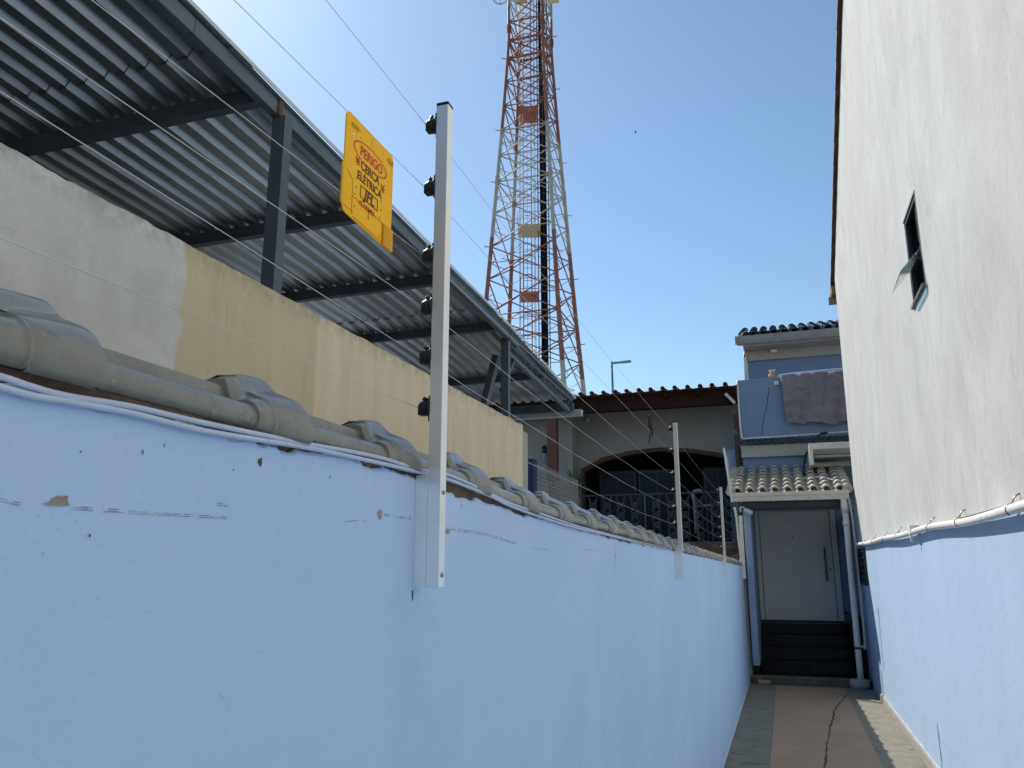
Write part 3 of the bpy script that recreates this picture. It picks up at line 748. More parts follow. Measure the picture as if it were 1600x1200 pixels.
P('verge_flashing', M('zinc_flashing', (.62, .63, .61), .5, .1, 5, metallic=.3), sh, lambda bm: [bar(bm, (rx(y0)+.004, y0, rz(y0)+.004), (rx(y1)+.004, y1, rz(y1)+.004), .004, .018) for y0, y1 in ((-2, 2), (2, 5.9), (5.9, 8.15))])
def beamx(y): return interp([(-2, -1.88), (2.6, -1.892), (3.8, -1.92), (5.9, -1.965), (8, -2.03)], y)
P('edge_beam', BEAMB, sh, lambda bm: bar(bm, (beamx(-2), -2, rz(-2)-.040), (beamx(2), 2, rz(2)-.040), .04, .068) or [bar(bm, (beamx(a), a+.0005, rz(a)-.040), (beamx(b), b, rz(b)-.040), .04, .068) for a, b in ((2, 3.8), (3.8, 5.98))], bevel=.004)
for y in (1.1, 2.44, 3.52, 4.5, 5.5, 7.0):
    P('purlin', DSTEEL, sh, lambda bm: box(bm, (-8.1, y-.022, rz(y)-.072), (beamx(y)-.022, y+.022, rz(y)-.004)))
for y, w_ in ((2.535, .05), (5.735, .05)):
    def f(bm):
        x = beamx(y)+(.022 if y < 4 else -.015)
        box(bm, (x-.040, y-.004, 0), (x+.018, y+.002, rz(y)-.075)); box(bm, (x+.0185, y-.004, 0), (x+.0215, y+w_, rz(y)-.075)); box(bm, (x-.040, y+w_-.004, 0), (x+.018, y+w_, rz(y)-.075))
    c = P('column', DSTEEL, sh, f)
    P('weld_plate', RUST, c, lambda bm: box(bm, (beamx(y)-.018, y+.0-.018, rz(y)-.078), (beamx(y)+.0225, y+.012, rz(y)-.004)), bevel=.003)
# lattice girder past the second column
def f(bm):
    x = -2.02
    a0, a1 = Vector((x, 5.80, rz(5.8)-.05)), Vector((x-.03, 8.1, rz(8.1)-.03))
    b0, b1 = Vector((x, 5.80, 3.40)), Vector((x-.03, 8.1, 3.30))
    bar(bm, a0, a1, .03, .03); bar(bm, b0, b1, .035, .035)
    for k in range(22):
        t0, t1 = k/22, (k+1)/22
        p, q = a0.lerp(a1, t0 if k % 2 else t1), b0.lerp(b1, t1 if k % 2 else t0); tube(bm, [p, q], .006, 6)
P('lattice_girder', BEAMB, sh, f)
P('brace', BEAMB, sh, lambda bm: bar(bm, (-2.03, 5.78, 3.05), (-2.03, 6.12, 3.42), .03, .02))
def f(bm):
    a = atY(776, 556, 5.9); b_ = atY(757, 632, 5.9); bar(bm, a, b_, .075, .05)
P('brace', DSTEEL, sh, f)
def f(bm):
    p = atZ(790, 640, 3.36); y = p.y
    box(bm, (-8, y-.02, 3.30), (-2.0, y+.03, 3.385))
P('end_beam', DSTEEL, sh, f)
def f(bm):
    p = atZ(790, 650, 3.30); y = p.y
    prism(bm, [(-8, 0), (-8, 1)], 0, 1) if False else None
    poly = [(0,0),(.07,0),(.09,.065),(.078,.065),(.062,.012),(.01,.012),(.004,.065),(-.006,.065)]
    prism(bm, [(y-.02+a, 3.255+b_) for a, b_ in poly], -8, -1.93, 'x')
    prism(bm, [(y-.02+a, 3.255+b_) for a, b_ in [(0,0),(.07,0),(.09,.065),(-.006,.065)]], -1.93, -1.925, 'x')
P('gutter', M('light_grey_gutter', (.40, .42, .44), .5, .08, 6), sh, f)

# ------------------------------------------------------------------ terrace house
th = thing('terrace_house', 'house with red clay roof, dark eave beam and wide shadowed arch terrace', 'house', (-3.5, 17, 0))
def tiles_roof(bm, x0, x1, pitch, y0, y1, z0, z1, rows, rad, drop=.0, jit=.006):
    """rolls and channels running up the slope, in overlapping courses"""
    n = int(round((x1-x0)/pitch)); up = Vector((0, y1-y0, z1-z0)); ln = up.length; up.normalize()
    nrm = Vector((0, -up.z, up.y))
    for c in range(rows):
        for k in range(n):
            cx = x0+(k+.5)*pitch+random.uniform(-jit, jit)
            s0 = ln*c/rows-.01+random.uniform(-jit, jit); s1 = ln*(c+1)/rows+.03
            jz = random.uniform(-jit, jit)*.4
            ra = []
            for s, r_, lift in ((s0, rad*1.08, .030), (s1, rad*.90, .002)):
                ring = []
                for j in range(9):
                    a = math.pi*j/8
                    ring.append(Vector((cx+math.cos(a)*r_, y0, z0)) + up*s + nrm*(math.sin(a)*r_*1.0+lift+jz))
                ra.append(ring)
            V = sheet(bm, ra)
            inner = [Vector((cx+math.cos(math.pi*j/8)*rad*.9, y0, z0))+up*s0+nrm*(math.sin(math.pi*j/8)*rad*.85+.024+jz) for j in range(9)]
            iv = [bm.verts.new(p) for p in inner]
            for j in range(8): bm.faces.new((V[0][j], V[0][j+1], iv[j+1], iv[j]))
            iv2 = [bm.verts.new(p+up*.08) for p in inner]
            for j in range(8): bm.faces.new((iv[j], iv[j+1], iv2[j+1], iv2[j]))
            # channel between rolls
            ch = []
            for s, lift in ((s0, .012), (s1, -.004)):
                ch.append([Vector((cx+pitch/2+t*(pitch/2), y0, z0))+up*s+nrm*(lift-.018*(1-t*t)) for t in (-1, -.5, 0, .5, 1)])
            sheet(bm, ch)
            e = [bm.verts.new(p-nrm*.012) for p in ch[0]]; e2 = [bm.verts.new(p) for p in ch[0]]
            for j in range(4): bm.faces.new((e2[j], e2[j+1], e[j+1], e[j]))
    # under-deck
    a = Vector((x0-.02, y0, z0))-nrm*.02; b_ = Vector((x1+.02, y0, z0))-nrm*.02
    v = [bm.verts.new(p) for p in (a, b_, b_+up*ln, a+up*ln)]; bm.faces.new(v)
P('roof', ROOFR, th, lambda bm: tiles_roof(bm, -9.0, -.70, .23, 14.95, 17.6, 4.985, 5.20, 7, .042))
P('eave_beam', WOODD, th, lambda bm: box(bm, (-9, 15.14, 4.68), (-.70, 15.30, 4.985)), bevel=.01)
for k in range(13):
    P('rafter_end', WOODD, th, lambda bm: box(bm, (-8.8+.62*k, 14.99, 4.86), (-8.73+.62*k, 15.138, 4.935)))
P('ceiling', WOODD, th, lambda bm: box(bm, (-9, 15.303, 4.90), (-.68, 16.9, 4.94)))
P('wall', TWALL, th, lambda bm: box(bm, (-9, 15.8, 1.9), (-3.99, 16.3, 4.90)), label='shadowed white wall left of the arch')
ARCH = [(-3.93,1.9),(-3.93,3.70),(-3.48,3.93),(-2.88,4.045),(-2.29,4.085),(-1.71,4.04),(-1.15,3.935),(-.79,3.86),(-.79,1.9)]
def f(bm):
    outer = [(-3.985,1.9)]+[(-3.985,4.90),(-.60,4.90),(-.60,1.9)]
    poly = [(-3.988,1.9),(-3.988,4.898),(-.60,4.898),(-.60,1.9),(-.79,1.9),(-.79,3.86),(-1.15,3.935),(-1.71,4.04),(-2.29,4.085),(-2.88,4.045),(-3.48,3.93),(-3.93,3.70),(-3.93,1.9)]
    prism(bm, poly, 16.3, 16.45, 'y')
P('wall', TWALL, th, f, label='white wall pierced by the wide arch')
def f(bm):
    inn = [(lerp(-2.35, x, .970), z-.075 if z > 2 else z) for x, z in ARCH]
    for i in range(len(ARCH)-1):
        q = [ARCH[i], ARCH[i+1], inn[i+1], inn[i]]
        prism(bm, q, 16.27, 16.46, 'y')
P('arch_trim', TRIM, th, f)
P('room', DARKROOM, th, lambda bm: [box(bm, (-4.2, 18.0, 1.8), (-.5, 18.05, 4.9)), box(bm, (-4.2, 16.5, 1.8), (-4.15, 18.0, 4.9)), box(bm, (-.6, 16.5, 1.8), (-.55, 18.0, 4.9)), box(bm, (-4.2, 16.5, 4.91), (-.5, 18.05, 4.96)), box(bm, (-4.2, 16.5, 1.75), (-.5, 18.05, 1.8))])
for i, (xa, xb) in enumerate(((-3.7, -2.9), (-2.86, -2.06), (-1.5, -.9))):
    wn = P('window', M('dark_grey_window_frame', (.018, .025, .035), .5), th, lambda bm: [box(bm, (xa, 17.0, 1.9), (xa+.06, 17.06, 3.72)), box(bm, (xb-.06, 17.0, 1.9), (xb, 17.06, 3.72)), box(bm, (xa+.06, 17.0, 3.64), (xb-.06, 17.06, 3.72)), box(bm, ((xa+xb)/2-.02, 17.0, 1.9), ((xa+xb)/2+.02, 17.06, 3.64))])
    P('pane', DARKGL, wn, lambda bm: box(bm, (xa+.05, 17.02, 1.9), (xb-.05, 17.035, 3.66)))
P('stone_column', STONE, th, lambda bm: box(bm, (-.745, 15.28, 1.9), (-.665, 15.7, 4.675)), bevel=.01)
P('pillar', WOODR, th, lambda bm: box(bm, (-4.36, 15.18, 1.9), (-4.155, 15.33, 4.678)), bevel=.01)
P('floor_slab', CONC, th, lambda bm: box(bm, (-9, 14.9, 1.75), (-.68, 17.2, 1.9)))
P('stone_base', STONE, th, lambda bm: box(bm, (-9, 14.62, 0), (-.70, 14.9, 2.14)), bevel=.01)
P('door', WOODR, th, lambda bm: box(bm, (-5.35, 15.74, 1.9), (-4.93, 15.797, 3.62)))
sc = P('wall_lamp', BLACKP, th, lambda bm: lathe(bm, atY(851, 708, 15.72), (0, 0, 1), [(0, .05), (.05, .06), (.12, .055), (.16, .02)], 12))
P('lamp_glass', M('frosted_lamp_glass', (.3, .3, .3), .5), sc, lambda bm: lathe(bm, atY(851, 722, 15.72), (0, 0, 1), [(0, .03), (.1, .045), (.2, .045)], 12))
P('security_camera', CAMW, th, lambda bm: lathe(bm, atY(919, 657, 16.26), (0, -1, 0), [(0, .04), (.05, .045), (.09, .03)], 12))
def lamp_arm(bm):
    a = atY(1148, 625, 14.95); bar(bm, a+Vector((-.16, 0, .13)), a+Vector((0, 0, -.06)), .06, .05)
P('floodlight', CAMW, th, lamp_arm)
# ornate railing
rl = thing('terrace_railing', 'dark railing of ornate grey cast iron balusters before the arch', 'railing', (-2, 14.72, 2.14))
def baluster(bm, cx):
    y = 14.72; z = 2.15
    def ring(cz, r, fl=1.0, w_=.010): tube(bm, [(cx+math.cos(t)*r*fl, y, cz+math.sin(t)*r) for t in [2*math.pi*k/12 for k in range(12)]], w_, 5, closed=True)
    for j in range(4):
        cz = z+.10+.19*j
        ring(cz, .05, 1.25); ring(cz, .022, 1.0)
        for s in (-1, 1):
            ring(cz+.085, .022, 1.0); tube(bm, [(cx+s*.02, y, cz+.03), (cx+s*.075, y, cz+.065), (cx+s*.06, y, cz+.115), (cx+s*.03, y, cz+.09)], .010, 5)
            tube(bm, [(cx+s*.03, y, cz-.04), (cx+s*.065, y, cz-.07), (cx+s*.03, y, cz-.09)], .009, 5)
    for s in (-1, 1): tube(bm, [(cx+s*.04, y, z+.74), (cx+s*.085, y, z+.80), (cx+s*.06, y, z+.85)], .010, 5)
for u in (927, 949, 970, 992.5, 1025.5, 1049, 1071, 1093, 1117, 1140):
    P('baluster', IRON, rl, lambda bm: baluster(bm, atY(u, 800, 14.72).x))
P('handrail', M('dark_rail_paint', (.03, .035, .045), .5), rl, lambda bm: box(bm, (-4.2, 14.70, 2.99), (-.72, 14.74, 3.02)))
P('post', IRON, rl, lambda bm: box(bm, (atY(1008, 800, 14.72).x-.015, 14.70, 2.14), (atY(1008, 800, 14.72).x+.015, 14.74, 3.0)))
# chair
ch = thing('plastic_chair', 'pale curved chair frame standing in the dark terrace behind the railing', 'chair', (-1.35, 15.1, 1.9))
def f(bm):
    a = atY(1086, 790, 15.1); b_ = atY(1083, 772, 15.1); c = atY(1097, 768, 15.1)
    tube(bm, spline([a+Vector((0, 0, -.5)), a, b_, (b_+c)/2+Vector((0, 0, .04)), c], 5), .035, 8)
P('backrest', M('pale_chair_plastic', (.25, .25, .24), .5), ch, f)
P('seat', M('pale_seat_plastic', (.25, .25, .24), .5), ch, lambda bm: bar(bm, atY(1088, 792, 15.1), atY(1115, 790, 15.1), .4, .04), bevel=.01)
for u, dy in ((1090, .0), (1112, .0), (1090, .3), (1112, .3)):
    def f(bm):
        a = atY(u, 792, 15.0+dy); tube(bm, [a, (a.x, a.y, 1.9)], .018, 6)
    P('leg', bpy.data.materials['pale_chair_plastic'], ch, f)
# lattice fence and plant on the neighbour's side
lx = -3.0
lf = thing('lattice_screen', 'white square lattice screen with a navy post between beige wall and arch', 'screen', (lx, 11, 1.9))
def f(bm):
    y0, y1, z1 = 9.92, 12.15, 3.035
    y = y0
    while y <= y1: bar(bm, (lx, y, 1.9), (lx, y, z1), .008, .010, up=(0, 1, 0)); y += .075
    z = 1.95
    while z <= z1: bar(bm, (lx+.009, y0, z), (lx+.009, y1, z), .008, .010); z += .052
P('lattice', LATT, lf, f)
def f(bm):
    x = lx
    while x > lx-.9: bar(bm, (x, 12.16, 1.9), (x, 12.16, 3.03), .02, .012, up=(0, 1, 0)); x -= .07
    z = 1.95
    while z <= 3.03: bar(bm, (lx, 12.17, z), (lx-.9, 12.17, z), .012, .02); z += .052
P('lattice', LATT, lf, f)
P('post', NAVY, lf, lambda bm: box(bm, (lx-.06, 9.74, 1.9), (lx+.02, 9.90, 3.06)))
P('ledge', CONC, lf, lambda bm: box(bm, (-4.0, 9.6, 0), (-2.9, 12.3, 1.9)))
pl = thing('potted_plant', 'spiky green yucca plant behind the white lattice screen', 'plant', atY(896, 778, 14.0))
def f(bm):
    o = atY(896, 768, 14.0)
    for k in range(46):
        a = random.uniform(0, 2*math.pi); el = random.uniform(.1, 1.35); ln = random.uniform(.35, .62)
        d = Vector((math.cos(a)*math.cos(el), math.sin(a)*math.cos(el), math.sin(el))); s = d.cross(Vector((0, 0, 1))).normalized()*.02
        p = [o, o+d*ln*.5+Vector((0, 0, .03)), o+d*ln-Vector((0, 0, .12*(1-el/1.5)))]
        v = [bm.verts.new(q) for q in (p[0]-s*.6, p[0]+s*.6, p[1]+s, p[1]-s, p[2])]
        bm.faces.new(v[:4]); bm.faces.new((v[3], v[2], v[4]))
P('leaves', LEAF, pl, f, fixn=False)
P('trunk', WOODR, pl, lambda bm: tube(bm, [atY(896, 768, 14.0), atY(896, 800, 14.0)], .03, 8))
P('pot', ROOFR, pl, lambda bm: lathe(bm, atY(896, 820, 14.0), (0, 0, 1), [(0, .12), (.2, .17), (.22, .16)], 14))

# ------------------------------------------------------------------ blue house at the end
bh = thing('blue_house', 'two storey blue house with balcony at the end of the corridor', 'house', (.4, 16, 0))
P('balcony_wall', HBLUE, bh, lambda bm: box(bm, (-.62, 15.0, 3.955), (2.4, 15.12, 5.085)), bevel=.008)
P('balcony_floor', HBLUE, bh, lambda bm: box(bm, (-.62, 15.125, 3.86), (2.4, 16.5, 3.95)))
P('upper_wall', HBLUE, bh, lambda bm: box(bm, (-.455, 16.5, 3.7), (2.6, 16.7, 6.22)))
P('roof', ROOFD, bh, lambda bm: tiles_roof(bm, -.60, 2.6, .20, 15.98, 18.6, 6.20, 7.05, 6, .07))
P('fascia', FASCIA, bh, lambda bm: [box(bm, (-.60, 15.98, 6.02), (2.6, 16.03, 6.185)), box(bm, (-.50, 16.031, 6.00), (2.6, 16.5, 6.03))], bevel=.004)
P('eave_gutter', M('grey_eave_gutter', (.30, .29, .275), .6), bh, lambda bm: prism(bm, [(15.93, 6.03), (15.97, 6.03), (15.975, 6.19), (15.90, 6.19), (15.905, 6.10)], -.64, 2.6, 'x'))  # duller grey than the cream porch gutter
P('soffit_trim', FASCIA, bh, lambda bm: box(bm, (-.47, 16.44, 5.80), (2.6, 16.498, 5.998)))
P('downpipe', PVC, bh, lambda bm: tube(bm, [(-.46, 16.42, 6.0), (-.49, 16.42, 5.9), (-.49, 16.42, 5.12)], .035, 10))
P('cable', CABLEB, bh, lambda bm: tube(bm, spline([(-.49, 16.40, 5.86), (-.47, 16.38, 5.99), (-.3, 16.4, 6.03), (.4, 16.4, 6.04), (1.3, 16.4, 6.05)], 4), .014, 6))
P('wall_lamp', CREAM, bh, lambda bm: box(bm, (.02, 16.28, 5.90), (.14, 16.46, 5.97)), bevel=.01)
def f(bm):
    # small tiled eave at the foot of the balcony: wavy sheet ends
    rows = []
    for y, z in ((14.80, 3.875), (14.998, 3.95)):
        rows.append([(-.68+i*.0125, y, z+.022*math.sin(i*.0125/.105*2*math.pi)) for i in range(240)])
    V = sheet(bm, rows); sheet(bm, [[(x, y, z-.012) for x, y, z in r] for r in rows])
    sheet(bm, [rows[0], [(x, y, z-.012) for x, y, z in rows[0]]])
P('eave_tiles', ROOFD, bh, f)
P('lower_fascia', FASCIA, bh, lambda bm: box(bm, (-.62, 14.90, 3.63), (2.4, 14.998, 3.845)), bevel=.004)
P('middle_wall', HBLUE, bh, lambda bm: box(bm, (-.60, 15.0, 2.95), (2.4, 15.1, 3.86)))
def f(bm):
    box(bm, (-.64, 15.3, 2.75), (2.4, 15.4, 2.95)); box(bm, (.90, 15.3, .0), (1.6, 15.4, 2.75)); box(bm, (-.64, 15.3, 0), (-.52, 15.4, 2.75)); box(bm, (-.52, 15.32, 0), (.90, 15.4, .78))
    box(bm, (-.52, 15.305, 2.745), (.90, 15.4, 2.7495)); box(bm, (-.9, 15.405, 0), (2.4, 15.5, 3.85))
P('entrance_wall', HBLUE2, bh, f)
P('porch_ceiling', FASCIA, bh, lambda bm: box(bm, (-.60, 13.35, 2.69), (1.05, 15.28, 2.71)))
P('conduit', PVC, bh, lambda bm: tube(bm, spline([atY(1152, 594, 14.98), atY(1155, 640, 14.98), atY(1158, 676, 14.98), atY(1161, 685, 14.98), atY(1172, 685, 14.98), atY(1250, 680, 14.98), atY(1330, 674, 14.98)], 4), .017, 8))
def f(bm):
    pts = [atY(1202, 606, 14.998), atY(1197, 640, 14.998), atY(1193, 655, 14.998), atY(1190, 680, 14.998)]; tube(bm, pts, .005, 5)
P('hanging_wire', CABLEB, bh, f)
P('junction_box', CREAM, bh, lambda bm: box(bm, (atY(1209, 595, 14.96).x, 14.94, atY(1209, 602, 14.96).z), (atY(1217, 595, 14.96).x, 14.999, atY(1217, 595, 14.96).z)), bevel=.008)
P('wall_socket', CABLEB, bh, lambda bm: tube(bm, [(.23+.026*math.cos(t), 16.48, 5.43+.026*math.sin(t)) for t in [k*math.pi/8 for k in range(16)]], .012, 6, closed=True))
P('black_cable', CABLEB, bh, lambda bm: tube(bm, spline([atY(1292, 676, 14.85), atY(1281, 679, 14.7), atY(1273, 691, 14.6), atY(1262, 705, 14.6), atY(1257, 722, 14.55), atY(1256, 742, 14.35)], 5), .02, 8))

# blanket on the balcony
def f(bm):
    x0, x1 = atY(1221, 588, 14.95).x, 1.75; zt, zb = 5.10, 4.19
    rows = []
    for j in range(52):
        t = j/51; row = []
        for i in range(120):
            s = i/119; x = lerp(x0+.02*t, x1, s)
            z = lerp(zt, zb+.05*math.sin(s*9)*.5+.02*math.sin(s*23)+.03*noise.noise(Vector((s*14, 0, 0))), t)
            y = 14.945-.045*math.sin(s*15+t*2.5)*t-.022*math.sin(s*37+t*4)*(.3+t)-.035*noise.noise(Vector((s*9, t*5, 0)))-.02*noise.noise(Vector((s*26, t*14, 3)))-.05*math.exp(-((t-.97)/.05)**2)*1-.035*math.sqrt(max(0, 1-abs(((t*3.2) % 1)*2-1)))
            row.append((x, y, z))
        rows.append(row)
    back = [(x, 15.16, z-.0) for x, y, z in [(r[0], 0, 5.105) for r in rows[0]]]
    rows = [[(x, 15.17, 4.7) for x, y, z in rows[0]], [(x, 15.15, 5.10) for x, y, z in rows[0]], [(x, 15.06, 5.125) for x, y, z in rows[0]]]+rows
    sheet(bm, rows)
o = P('blanket', BLANKET, None, f, at=(.6, 15, 5.1)); md = o.modifiers.new('thick', 'SOLIDIFY'); md.thickness = .03; md.offset = 1
tag(o, 'taupe grey quilted blanket draped over the balcony wall', 'blanket')
def f(bm):
    a = atY(1220, 589, 14.98); tube(bm, spline([a+Vector((-.08, .05, -.02)), a+Vector((-.03, 0, .03)), a+Vector((.02, 0, .035)), (.6, 14.99, 5.145), (1.7, 14.99, 5.17)], 5), .017, 8)
    tube(bm, spline([a+Vector((-.02, 0, .02)), a+Vector((.0, -.03, -.04)), a+Vector((.02, -.03, -.11))], 4), .018, 8)
tag(P('white_rope', CABLEW, None, f, at=(.5, 15, 5.1)), 'white rope line along the top edge of the hanging blanket', 'rope')
def f(bm):
    c = atY(1206, 589, 15.05)
    lathe(bm, c+Vector((0, 0, -.03)), (0, 0, 1), [(0, .05), (.03, .055), (.07, .045), (.09, .03)], 12)
    lathe(bm, c+Vector((.01, 0, .05)), (0, 0, 1), [(0, .02), (.02, .045), (.05, .05), (.075, .035), (.085, .005)], 12)
    for s in (-1, 1): lathe(bm, c+Vector((s*.045+.01, 0, .11)), (0, 0, 1), [(0, .01), (.01, .018), (.025, .016), (.035, .003)], 8)
    for s in (-1, 1): tube(bm, [c+Vector((s*.04, -.03, .03)), c+Vector((s*.05, -.08, -.02))], .018, 8)
tag(P('plush_toy', PINK, None, f, at=atY(1206, 592, 15.05)), 'small pinkish plush toy sitting on the balcony wall beside the blanket', 'toy')

# porch
po = thing('porch', 'tiled porch with cream gutter, stone steps and blue side wall before the white door', 'porch', (.15, 14, 0))
P('porch_roof', ROOFK, po, lambda bm: tiles_roof(bm, -.735, .965, .1889, 13.12, 14.98, 2.835, 3.42, 7, .064, jit=.003))
for x in (-.745, .97):
    def f(bm):
        n = 7
        for c in range(n):
            y0 = lerp(13.12, 14.98, c/n)-.02; y1 = lerp(13.12, 14.98, (c+1)/n)+.02; z0 = lerp(2.835, 3.42, c/n); z1 = lerp(2.835, 3.42, (c+1)/n)
            tube(bm, [(x, y0, z0+.025), (x, y1, z1+.002)], [.075, .06], 12)
    P('verge_tile_row', ROOFK, po, f)
def f(bm):
    poly = [(13.02,2.70),(13.10,2.70),(13.115,2.83),(13.105,2.83),(13.092,2.712),(13.03,2.712),(13.012,2.79),(12.995,2.79),(12.985,2.83),(12.972,2.83),(12.985,2.775),(13.0,2.77)]
    prism(bm, poly, -.725, .965, 'x')
    for x in (-.72, .962): prism(bm, [(13.02,2.70),(13.10,2.70),(13.115,2.83),(12.985,2.83),(13.0,2.77)], x, x+.006, 'x')
gt = P('gutter', CREAM, po, f, bevel=.003)
for x in (-.12, .42, -.60, .84): P('bracket', CREAM, gt, lambda bm: prism(bm, [(13.015,2.690),(13.10,2.690),(13.118,2.832),(12.965,2.834),(12.988,2.768)], x, x+.014, 'x'))
P('porch_beam', M('dark_porch_beam', (.05, .055, .07), .7), po, lambda bm: box(bm, (-.62, 13.13, 2.60), (.95, 13.30, 2.72)))
P('downpipe', PVC, po, lambda bm: tube(bm, spline([(.895, 13.05, 2.70), (.895, 13.05, 2.60), (.90, 13.06, 2.52), (.905, 13.07, 2.44), (.905, 13.07, 1.6), (.905, 13.06, .12)], 5), .043, 14))
P('pipe_coupling', PVC, po, lambda bm: [tube(bm, [(.898, 13.052, 2.66), (.90, 13.058, 2.50)], .05, 14), tube(bm, [(.905, 13.07, 2.38), (.905, 13.07, 2.30)], .049, 14)])
P('pipe_clamp', BLACKP, po, lambda bm: [tube(bm, [(.905+.047*math.cos(t), 13.065+.047*math.sin(t), .55) for t in [k*math.pi/8 for k in range(16)]], .008, 6, closed=True), bar(bm, (.86, 13.02, .56), (.93, 13.015, .565), .02, .02)])
P('thin_pipe', PVC, po, lambda bm: tube(bm, spline([(.955, 13.06, 2.80), (1.00, 13.10, 2.4), (1.01, 13.12, 1.5), (1.01, 13.12, .62), (.99, 13.11, .58), (.95, 13.10, .57)], 5), .018, 8))
P('base_block', M('pale_concrete_block', (.36, .36, .35), .85, .1, 9), po, lambda bm: lathe(bm, (.885, 13.06, -.002), (0, 0, 1), [(0, .135), (.115, .135), (.125, .128), (.126, .001)], 28))
P('side_wall', HBLUE2, po, lambda bm: box(bm, (-.575, 13.16, .25), (-.475, 15.29, 2.68)), bevel=.01)
P('side_plinth', GRANITE, po, lambda bm: box(bm, (-.585, 13.30, 0), (-.49, 15.29, .249)))
P('side_plinth', GRANITE, po, lambda bm: box(bm, (.88, 13.6, 0), (1.06, 15.29, .95)))
P('curb', M('dark_stone_curb', (.11, .105, .085), .9, .3, 12, dirt=(.05, .05, .04), b=.5), po, lambda bm: box(bm, (-.60, 13.125, 0), (.86, 13.24, .115)), bevel=.01)
P('loose_brick', M('ochre_brick', (.42, .30, .16), .9, .2, 20), po, lambda bm: box(bm, (-.52, 13.06, .006), (-.34, 13.122, .06)), bevel=.008)
P('floor', GRANITE, po, lambda bm: box(bm, (-.60, 13.242, 0), (1.06, 15.3, .08)))
for i, (y, z) in enumerate(((13.85, .255), (14.15, .43), (14.45, .605), (14.75, .78))):
    st_ = P('step', GRANITE, po, lambda bm: box(bm, (-.48, y, .08), (.879, y+.299 if i < 3 else 15.29, z)), bevel=.006)
    P('bounce_light_panel', GRANITE2, st_, lambda bm: box(bm, (.30, y-.006, z-.135), (.80, y-.0005, z-.02)))  # paler panel paints the bounce light on the right half
dr = thing('front_door', 'wide white front door with fine horizontal grooves and a long vertical handle', 'door', (.2, 15.28, .78))
def f(bm):
    for xa, xb in ((-.50, -.41), (.79, .885)): box(bm, (xa, 15.22, .785), (xb, 15.30, 2.74))
    box(bm, (-.41, 15.22, 2.68), (.79, 15.30, 2.74))
P('door_frame', DOORW, dr, f, bevel=.004)
def f(bm):
    z = .79; n = 9; h = (2.675-.79)/n
    for k in range(n): box(bm, (-.398, 15.245, z+h*k+.004), (.778, 15.285, z+h*(k+1)-.004))
    box(bm, (-.398, 15.250, .79), (.778, 15.284, 2.675))
lfp = P('door_leaf', DOORW, dr, f, bevel=.002)
P('handle', M('brushed_handle', (.10, .095, .09), .4, metallic=.5), lfp, lambda bm: [bar(bm, (.66, 15.17, 1.46), (.66, 15.17, 2.04), .032, .03), bar(bm, (.66, 15.17, 1.55), (.66, 15.245, 1.55), .016, .016), bar(bm, (.66, 15.17, 1.95), (.66, 15.245, 1.95), .016, .016)], bevel=.003)
P('lock', SCREW, lfp, lambda bm: lathe(bm, (.735, 15.246, 1.66), (0, -1, 0), [(0, .02), (.01, .018), (.011, .001)], 12))
P('peephole', BLACKP, lfp, lambda bm: lathe(bm, (.15, 15.246, 2.21), (0, -1, 0), [(0, .013), (.006, .012), (.007, .001)], 10))
P('threshold', GRANITE, dr, lambda bm: box(bm, (-.48, 15.12, .781), (.87, 15.219, .80)))
sc = thing('security_camera', 'small white bullet security camera under the porch gutter', 'camera', (-.56, 13.10, 2.62))
P('camera_body', CAMW, sc, lambda bm: lathe(bm, atY(1163, 796, 13.08), Vector((.85, -.3, -.5)), [(0, .025), (.02, .036), (.12, .036), (.13, .04), (.135, .03), (.136, .001)], 14))
P('mount', CAMW, sc, lambda bm: tube(bm, spline([atY(1158, 800, 13.13), atY(1157, 793, 13.1), atY(1163, 793, 13.08)], 4), .014, 8))
# cream concrete frame jutting out above the porch
cf = thing('canopy_frame', 'cream concrete window canopy jutting out above the porch roof', 'canopy', (.9, 14.2, 3.5))
def f(bm):
    box(bm, (.50, 13.98, 3.60), (1.9, 14.06, 3.70)); box(bm, (.50, 14.061, 3.60), (.60, 14.9, 3.70)); box(bm, (.50, 13.98, 3.34), (.56, 14.9, 3.599)); box(bm, (1.14, 13.98, 2.95), (1.9, 14.06, 3.599))
P('canopy_slab', CREAM, cf, f, bevel=.006)
P('canopy_soffit', FASCIA, cf, lambda bm: [box(bm, (.60, 14.3, 3.50), (1.9, 14.9, 3.54)), box(bm, (.575, 14.45, 3.36), (1.9, 14.55, 3.43))], bevel=.004)
def f(bm):
    tube(bm, spline([atY(1256, 748, 13.9), atY(1275, 745, 13.9), atY(1305, 751, 13.7), atY(1313, 758, 13.5), atY(1318, 765, 13.3), atY(1322, 772, 13.1), atY(1328, 767, 13.05)], 5), .012, 8)
tag(P('cable', PVC, None, f, at=(.6, 13.8, 3)), 'loose white cable lying across the porch roof tiles', 'cable')
# pipes at the end of the wall
def f(bm):
    tube(bm, spline([atY(1148, 793, 12.98), atY(1151, 810, 12.98), atY(1155, 850, 12.98), atY(1158, 870, 12.98), atY(1157, 878, 12.98)], 4), .016, 8)
tag(P('conduit', CREAM, None, f, at=(-.68, 12.98, 2)), 'thin cream conduit dropping behind the far end of the blue wall', 'conduit')
def f(bm):
    a = atY(1157, 806, 13.04); b_ = atY(1163, 904, 13.04); bar(bm, a, b_, .055, .03)
tag(P('cable_cover', PVC, None, f, bevel=.002, at=atY(1163, 904, 13.04)), 'white vertical cable cover strip at the far corner of the blue wall', 'cable cover')
tag(P('corner_post', CONC, None, lambda bm: box(bm, (-.68, 13.22, 0), (-.60, 13.30, 1.70)), bevel=.005, at=(-.64, 13.26, 0)), 'narrow grey cement strip where the blue wall meets the porch', 'post')

